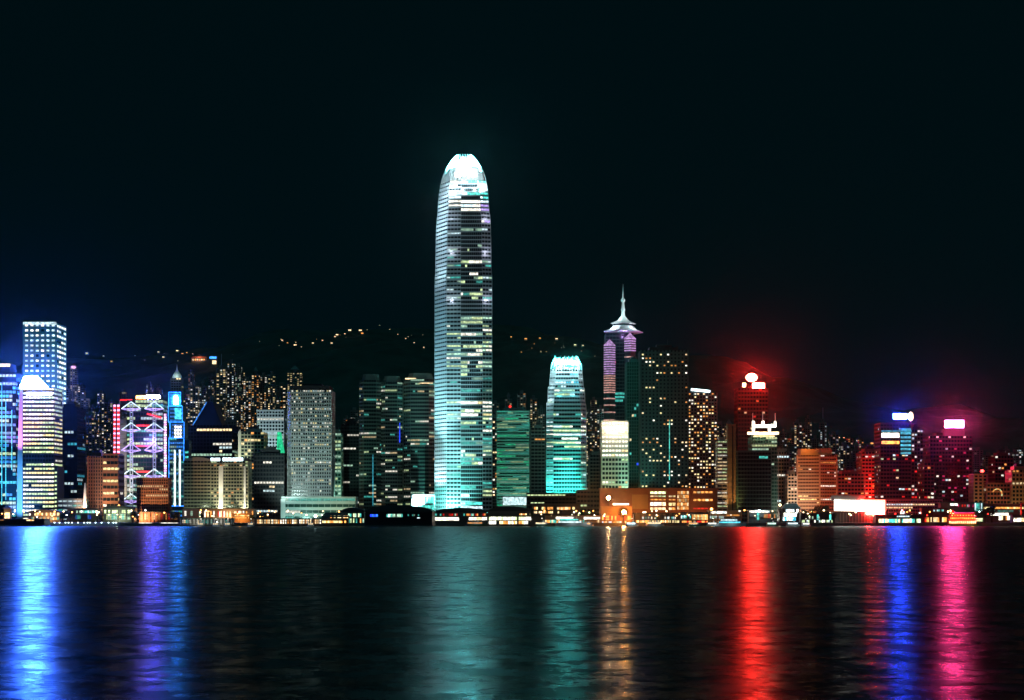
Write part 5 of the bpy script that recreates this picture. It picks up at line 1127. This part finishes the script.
# railing lamps, lit quay strips
def quay_lights():
    t0 = thing('railing_lamp', 'blue-white railing lamp in the row of lamps on the left quay edge', 'lamp', group='blue-white lamps along the left quay edge')
    q = MB(); q.tube((0, 0, -.6), (0, 0, .7), .25, darkmetal); q.build('post', t0); q = MB(); q.lathe(0, 0, [(.3, .3), (.75, .6), (.75, 1.1), (.3, 1.4)], lit('cool', 5)); q.build('lamp_head', t0)
    lamp('POINT', (0, -1.2, 1.0), (.25, .5, 1), 2.2e2, parent=t0, size=.4)
    first = True
    for px in (45.5, 54.5, 59.5, 65.5, 68.5, 72, 78, 84, 87.5, 90, 95.5, 101.5, 108.5, 113.5, 116):
        t = t0 if first else dup(t0, (0, 0, 0)); first = False; t.location = (PX(px, 1597), 1597, GZ-.7)
    for x0, x1, lab in ((139, 152, 'pale light strip on the quay under the reddish-brown slab block'), (161, 178, 'pale light strip on the quay left of the white-columned pier')):
        t = thing('light_strip', lab, 'quay light', (PX(x0, 1597), 1597, GZ-.9)); W = PX(x1, 1597)-PX(x0, 1597)
        q = MB(); q.box(0, W, -.3, .6, 0, .3, darkmetal); q.build('bracket', t); q = MB(); q.box(0, W, -.25, .2, .32, 1.1, lit('white', 1.3)); q.build('tube', t)
quay_lights()
def small_lamps():
    r = random.Random(3); zones = [(0, 60, ['warm', 'white', 'orange'], 9, 'left end'), (60, 180, ['warm', 'orange', 'white'], 16, 'left part'), (180, 350, ['orange', 'warm'], 20, 'left-centre part'), (434, 600, ['orange', 'warm', 'lime', 'white'], 22, 'centre part'), (600, 740, ['orange', 'warm', 'white'], 18, 'right-centre part'), (740, 880, ['warm', 'cool', 'orange', 'lime'], 18, 'right part'), (880, 1024, ['orange', 'red', 'warm', 'lime', 'cool'], 24, 'right end')]
    made = {}
    names = dict(warm='warm', white='creamy', orange='orange', lime='lime-tinted', cool='cool white', red='red')
    for x0, x1, cols, n, where in zones:
        for i in range(int(n*1.7)):
            c = r.choice(cols); px = r.uniform(x0, x1); Y = r.choice((1607, 1612, 1632, 1660, 1695)); s = r.choice((4, 7, 10))
            k = (c, s)
            if k not in made:
                t = thing('street_lamp', f'small {names[c]} street lamp among the many along the waterfront', 'street lamp', group=f'small {names[c]} street lamps along the waterfront')
                q = MB(); q.tube((0, 0, 0), (0, 0, 9), .16, darkmetal); q.build('pole', t); q = MB(); q.tube((0, 0, 9), (0, -2, 9.4), .12, darkmetal); q.build('arm', t)
                q = MB(); q.lathe(0, -2, [(.3, 8.7), (.75, 9.0), (.7, 9.5), (.2, 9.8)], lit(c, s), 8); q.build('lamp_head', t); made[k] = t
            else: t = dup(made[k], (0, 0, 0))
            t.location = (PX(px, Y), Y, GZ); t.scale = (1, 1, r.uniform(.7, 1.5))
small_lamps()

# ------------------------------------------------------------------ trees
def crown_mesh(r, w_, h, seedn=900):
    q = MB(); blobs = [(r.gauss(0, w_*.3), r.gauss(0, w_*.22), r.uniform(-.35, .5)*h, r.uniform(.28, .55)*w_) for _ in range(9)]
    for i in range(seedn):
        b = r.choice(blobs); v = Vector((r.gauss(0, 1), r.gauss(0, 1), r.gauss(0, 1))).normalized()*b[3]*r.uniform(.55, 1.05)
        c = Vector((b[0], b[1], b[2]))+Vector((v.x, v.y, v.z*.7)); s = r.uniform(.25, .55)
        u = Vector((r.gauss(0, 1), r.gauss(0, 1), r.gauss(0, 1))).normalized()*s; w2 = u.orthogonal().normalized()*s*.6
        q.poly([c-u, c+w2, c+u, c-w2], leafmat)
    return q.mesh('crown')
def tree_proto(k, w_, h):
    r = random.Random(70+k); t = thing('tree', '', 'tree'); q = MB()
    q.lathe(0, 0, [(.55, 0), (.4, h*.3), (.25, h*.6)], bark, 7)
    for i in range(4):
        a = i*1.7+k; q.tube((0, 0, h*(.35+.05*i)), (math.cos(a)*w_*.45, math.sin(a)*w_*.4, h*(.6+.05*i)), .15, bark, 5)
    q.build('trunk', t); link('crown', crown_mesh(r, w_, h*.5), t, (0, 0, h*.68)); return t
TP = [tree_proto(0, 5, 9), tree_proto(1, 6.5, 11), tree_proto(2, 4.2, 12)]
TR = [(62.5, 1625, 'tree right of the orange market hall', 1.2), (67, 1620, 'dark tree at the left end of the teal-lit restaurant', 1.2), (70.5, 1612, 'low dark tree in front of the teal-lit restaurant', .9), (101, 1620, 'dark tree between the two waterfront restaurants', .9), (132.5, 1620, 'bushy dark tree at the right end of the greenish restaurant', 1.2), (137, 1628, 'thin tree left of the orange-lit arcade', 1),
      (172, 1640, 'tall dark tree under the cyan neon bank', 1.35), (176, 1650, 'dark tree left of the public pier', 1.1), (202, 1640, 'small tree breaking the long orange hall', .8), (252, 1640, 'tree at the right end of the bright orange building', 1), (262, 1650, 'tree under the black block left of the grey slab', 1),
      (498, 1660, 'round dark tree left under the green slab', 1.5), (505, 1665, 'tall dark tree left under the green slab', 1.5), (526, 1655, 'dark tree right under the green slab', 1.5), (531, 1670, 'dark tree between green slab and turquoise tower', 1.3), (577, 1700, 'dark tree at the right foot of the turquoise tower', 1.8), (583, 1705, 'smaller tree right of the turquoise tower foot', 1.4),
      (804, 1640, 'dark tree right of the blazing white terminal', 1.2), (811, 1645, 'dark tree behind the left green post', 1.5), (820, 1640, 'tall dark tree between the green posts', 1.7), (826, 1640, 'dark tree left of the display hall', 1.6), (833, 1636, 'dark tree touching the display hall', 1.3),
      (985, 1640, 'tall dark tree right of the pagoda-roofed boat', 1.6), (992, 1645, 'dark bushy tree below the glowing round arch', 1.6), (640, 1630, 'small tree in front of the orange-washed end wall', .9), (665, 1640, 'small tree in front of the lit office grid', .9), (686, 1640, 'small tree in front of the orange atrium', .9), (700, 1640, 'tree below the red-orange windows of the brown podium', 1)]
for i, (px, Y, lab, s) in enumerate(TR):
    p = TP[i % 3]; t = p if i < 3 else dup(p, (0, 0, 0)); t.location = (PX(px, Y), Y, GZ); t.scale = (s, s, s); t.rotation_euler = (0, 0, i*1.3); t['label'] = lab

# ------------------------------------------------------------------ boats
def ferry(label, px, Y, L, c1, c2, decks=2, hull=hullwhite, name='ferry', gl2=1.0):
    t = thing(name, label, 'boat', (PX(px, Y), Y, 0), 0); h = L*.07+.6; b = 3.2
    n = 10; q = MB(); sec = []
    for i in range(n+1):
        u = i/n; w_ = b*min(1, (u*5)**.6 if u < .2 else 1, ((1-u)*3)**.6 if u > .67 else 1); sh = h*(1+.45*max(0, u-.6)+.2*max(0, .2-u))
        sec.append((-L/2+L*u, max(.1, w_), sh))
    for (x0, w0, s0), (x1, w1, s1) in zip(sec, sec[1:]):
        for sg in (-1, 1):
            p = [(x0, sg*w0*.7, -.8), (x1, sg*w1*.7, -.8), (x1, sg*w1, s1), (x0, sg*w0, s0)]; q.poly(p if sg < 0 else p[::-1], hull)
        q.poly([(x0, -w0, s0), (x1, -w1, s1), (x1, w1, s1), (x0, w0, s0)], hull)
    q.build('hull', t); z = h
    for d in range(decks):
        l0, l1 = -L*(.42-.06*d), L*(.30-.08*d); q = MB(); q.box(l0, l1, -b*.82, b*.82, z, z+2.3, hullwhite); q.box(l0-.6, l1+.8, -b*.95, b*.95, z+2.3, z+2.5, hullwhite); q.build('cabin', t)
        q = MB(); x = l0+.6
        while x < l1-1.2: q.box(x, x+1.3, -b*.82-.12, -b*.82-.01, z+.8, z+1.9, lit(c1 if d == 0 else c2, round((2.2 if d == 0 else 1.7)*gl2, 1))); x += 1.75
        q.build('window_row', t); z += 2.5
    q = MB(); q.box(L*.04, L*.14, -1.3, 1.3, z, z+1.9, hullwhite); q.box(L*.141, L*.15, -1.1, 1.1, z+.8, z+1.6, glass); q.build('wheelhouse', t)
    q = MB(); q.tube((0, 0, z), (0, 0, z+4), .14, darkmetal); q.build('mast', t); q = MB(); q.lathe(0, 0, [(.1, z+3.8), (.35, z+4.1), (.1, z+4.5)], lit('white', 6)); q.build('mast_light', t)
    lamp('POINT', (0, -9, 4), (.7, .95, 1), 5e2*gl2, parent=t, size=.6)
    return t
ferry('moored white ferry with teal lights under the turquoise tower', 572, 1572, 36, 'cool', 'teal')
ferry('small dark-hulled launch left of the moored white ferry', 542, 1578, 17, 'warm', 'green', 1, hullgreen)
ferry('small boat with an orange light right of the moored white ferry', 588, 1574, 12, 'orange', 'warm', 1)
ferry('bright blue-white launch below the lower orange lamp', 632, 1574, 14, 'cool', 'cool', 1, gl2=1.6)
ferry('cyan-lit ferry left of the mushroom canopy', 731, 1572, 32, 'cyan', 'cool', 2)
ferry('small white boat left of the cyan-lit ferry', 713, 1575, 14, 'white', 'white', 1)
ferry('green-lit boat right of the mushroom canopy', 772, 1575, 13, 'green', 'lime', 1, hullgreen)
ferry('small dark boat moored under the orange panel pier', 694, 1578, 14, 'orange', 'red', 1, hullgreen)
ferry('white launch in front of the blazing white terminal', 793, 1573, 15, 'cool', 'white', 1)
ferry('small white launch below the green posts', 806, 1576, 10, 'white', 'white', 1)
ferry('amber-lit boat in front of the low terminal with white lights', 655, 1578, 20, 'warm', 'orange', 1)
ferry('dark ferry lying under the two-storey pier of the tallest tower', 476, 1575, 22, 'orange', 'warm', 1, hullgreen, gl2=.5)
for i, (px, lab) in enumerate(((201, 'small sampan moored at the white-columned pier, left one'), (216, 'small sampan moored at the white-columned pier, middle one'), (228, 'small sampan moored at the white-columned pier, right one'), (311, 'small sampan below the left white ball lamp'), (251, 'pale sampan at the right end of the white-columned pier'))):
    ferry(lab, px, 1575, 7.5, 'warm', 'warm', 1, name='sampan', gl2=.5)

# ------------------------------------------------------------------ thin volume added to give the bright signs lens-bloom halos
if BLOOM_DENSITY > 0:
    hz = bpy.data.materials.new('bloom_medium'); hz.use_nodes = True; nt = hz.node_tree; nt.nodes.clear()
    out = nt.nodes.new('ShaderNodeOutputMaterial'); pv = nt.nodes.new('ShaderNodeVolumePrincipled')
    pv.inputs['Color'].default_value = (.92, .95, 1, 1); pv.inputs['Density'].default_value = BLOOM_DENSITY; pv.inputs['Anisotropy'].default_value = BLOOM_ANISO
    nt.links.new(pv.outputs[0], out.inputs['Volume']); hz.cycles.volume_sampling = 'MULTIPLE_IMPORTANCE'
    q = MB(); q.box(-4300, 4300, -700, 4300, -6, 640, hz); tag(q.build('bloom_volume'), kind='stuff')
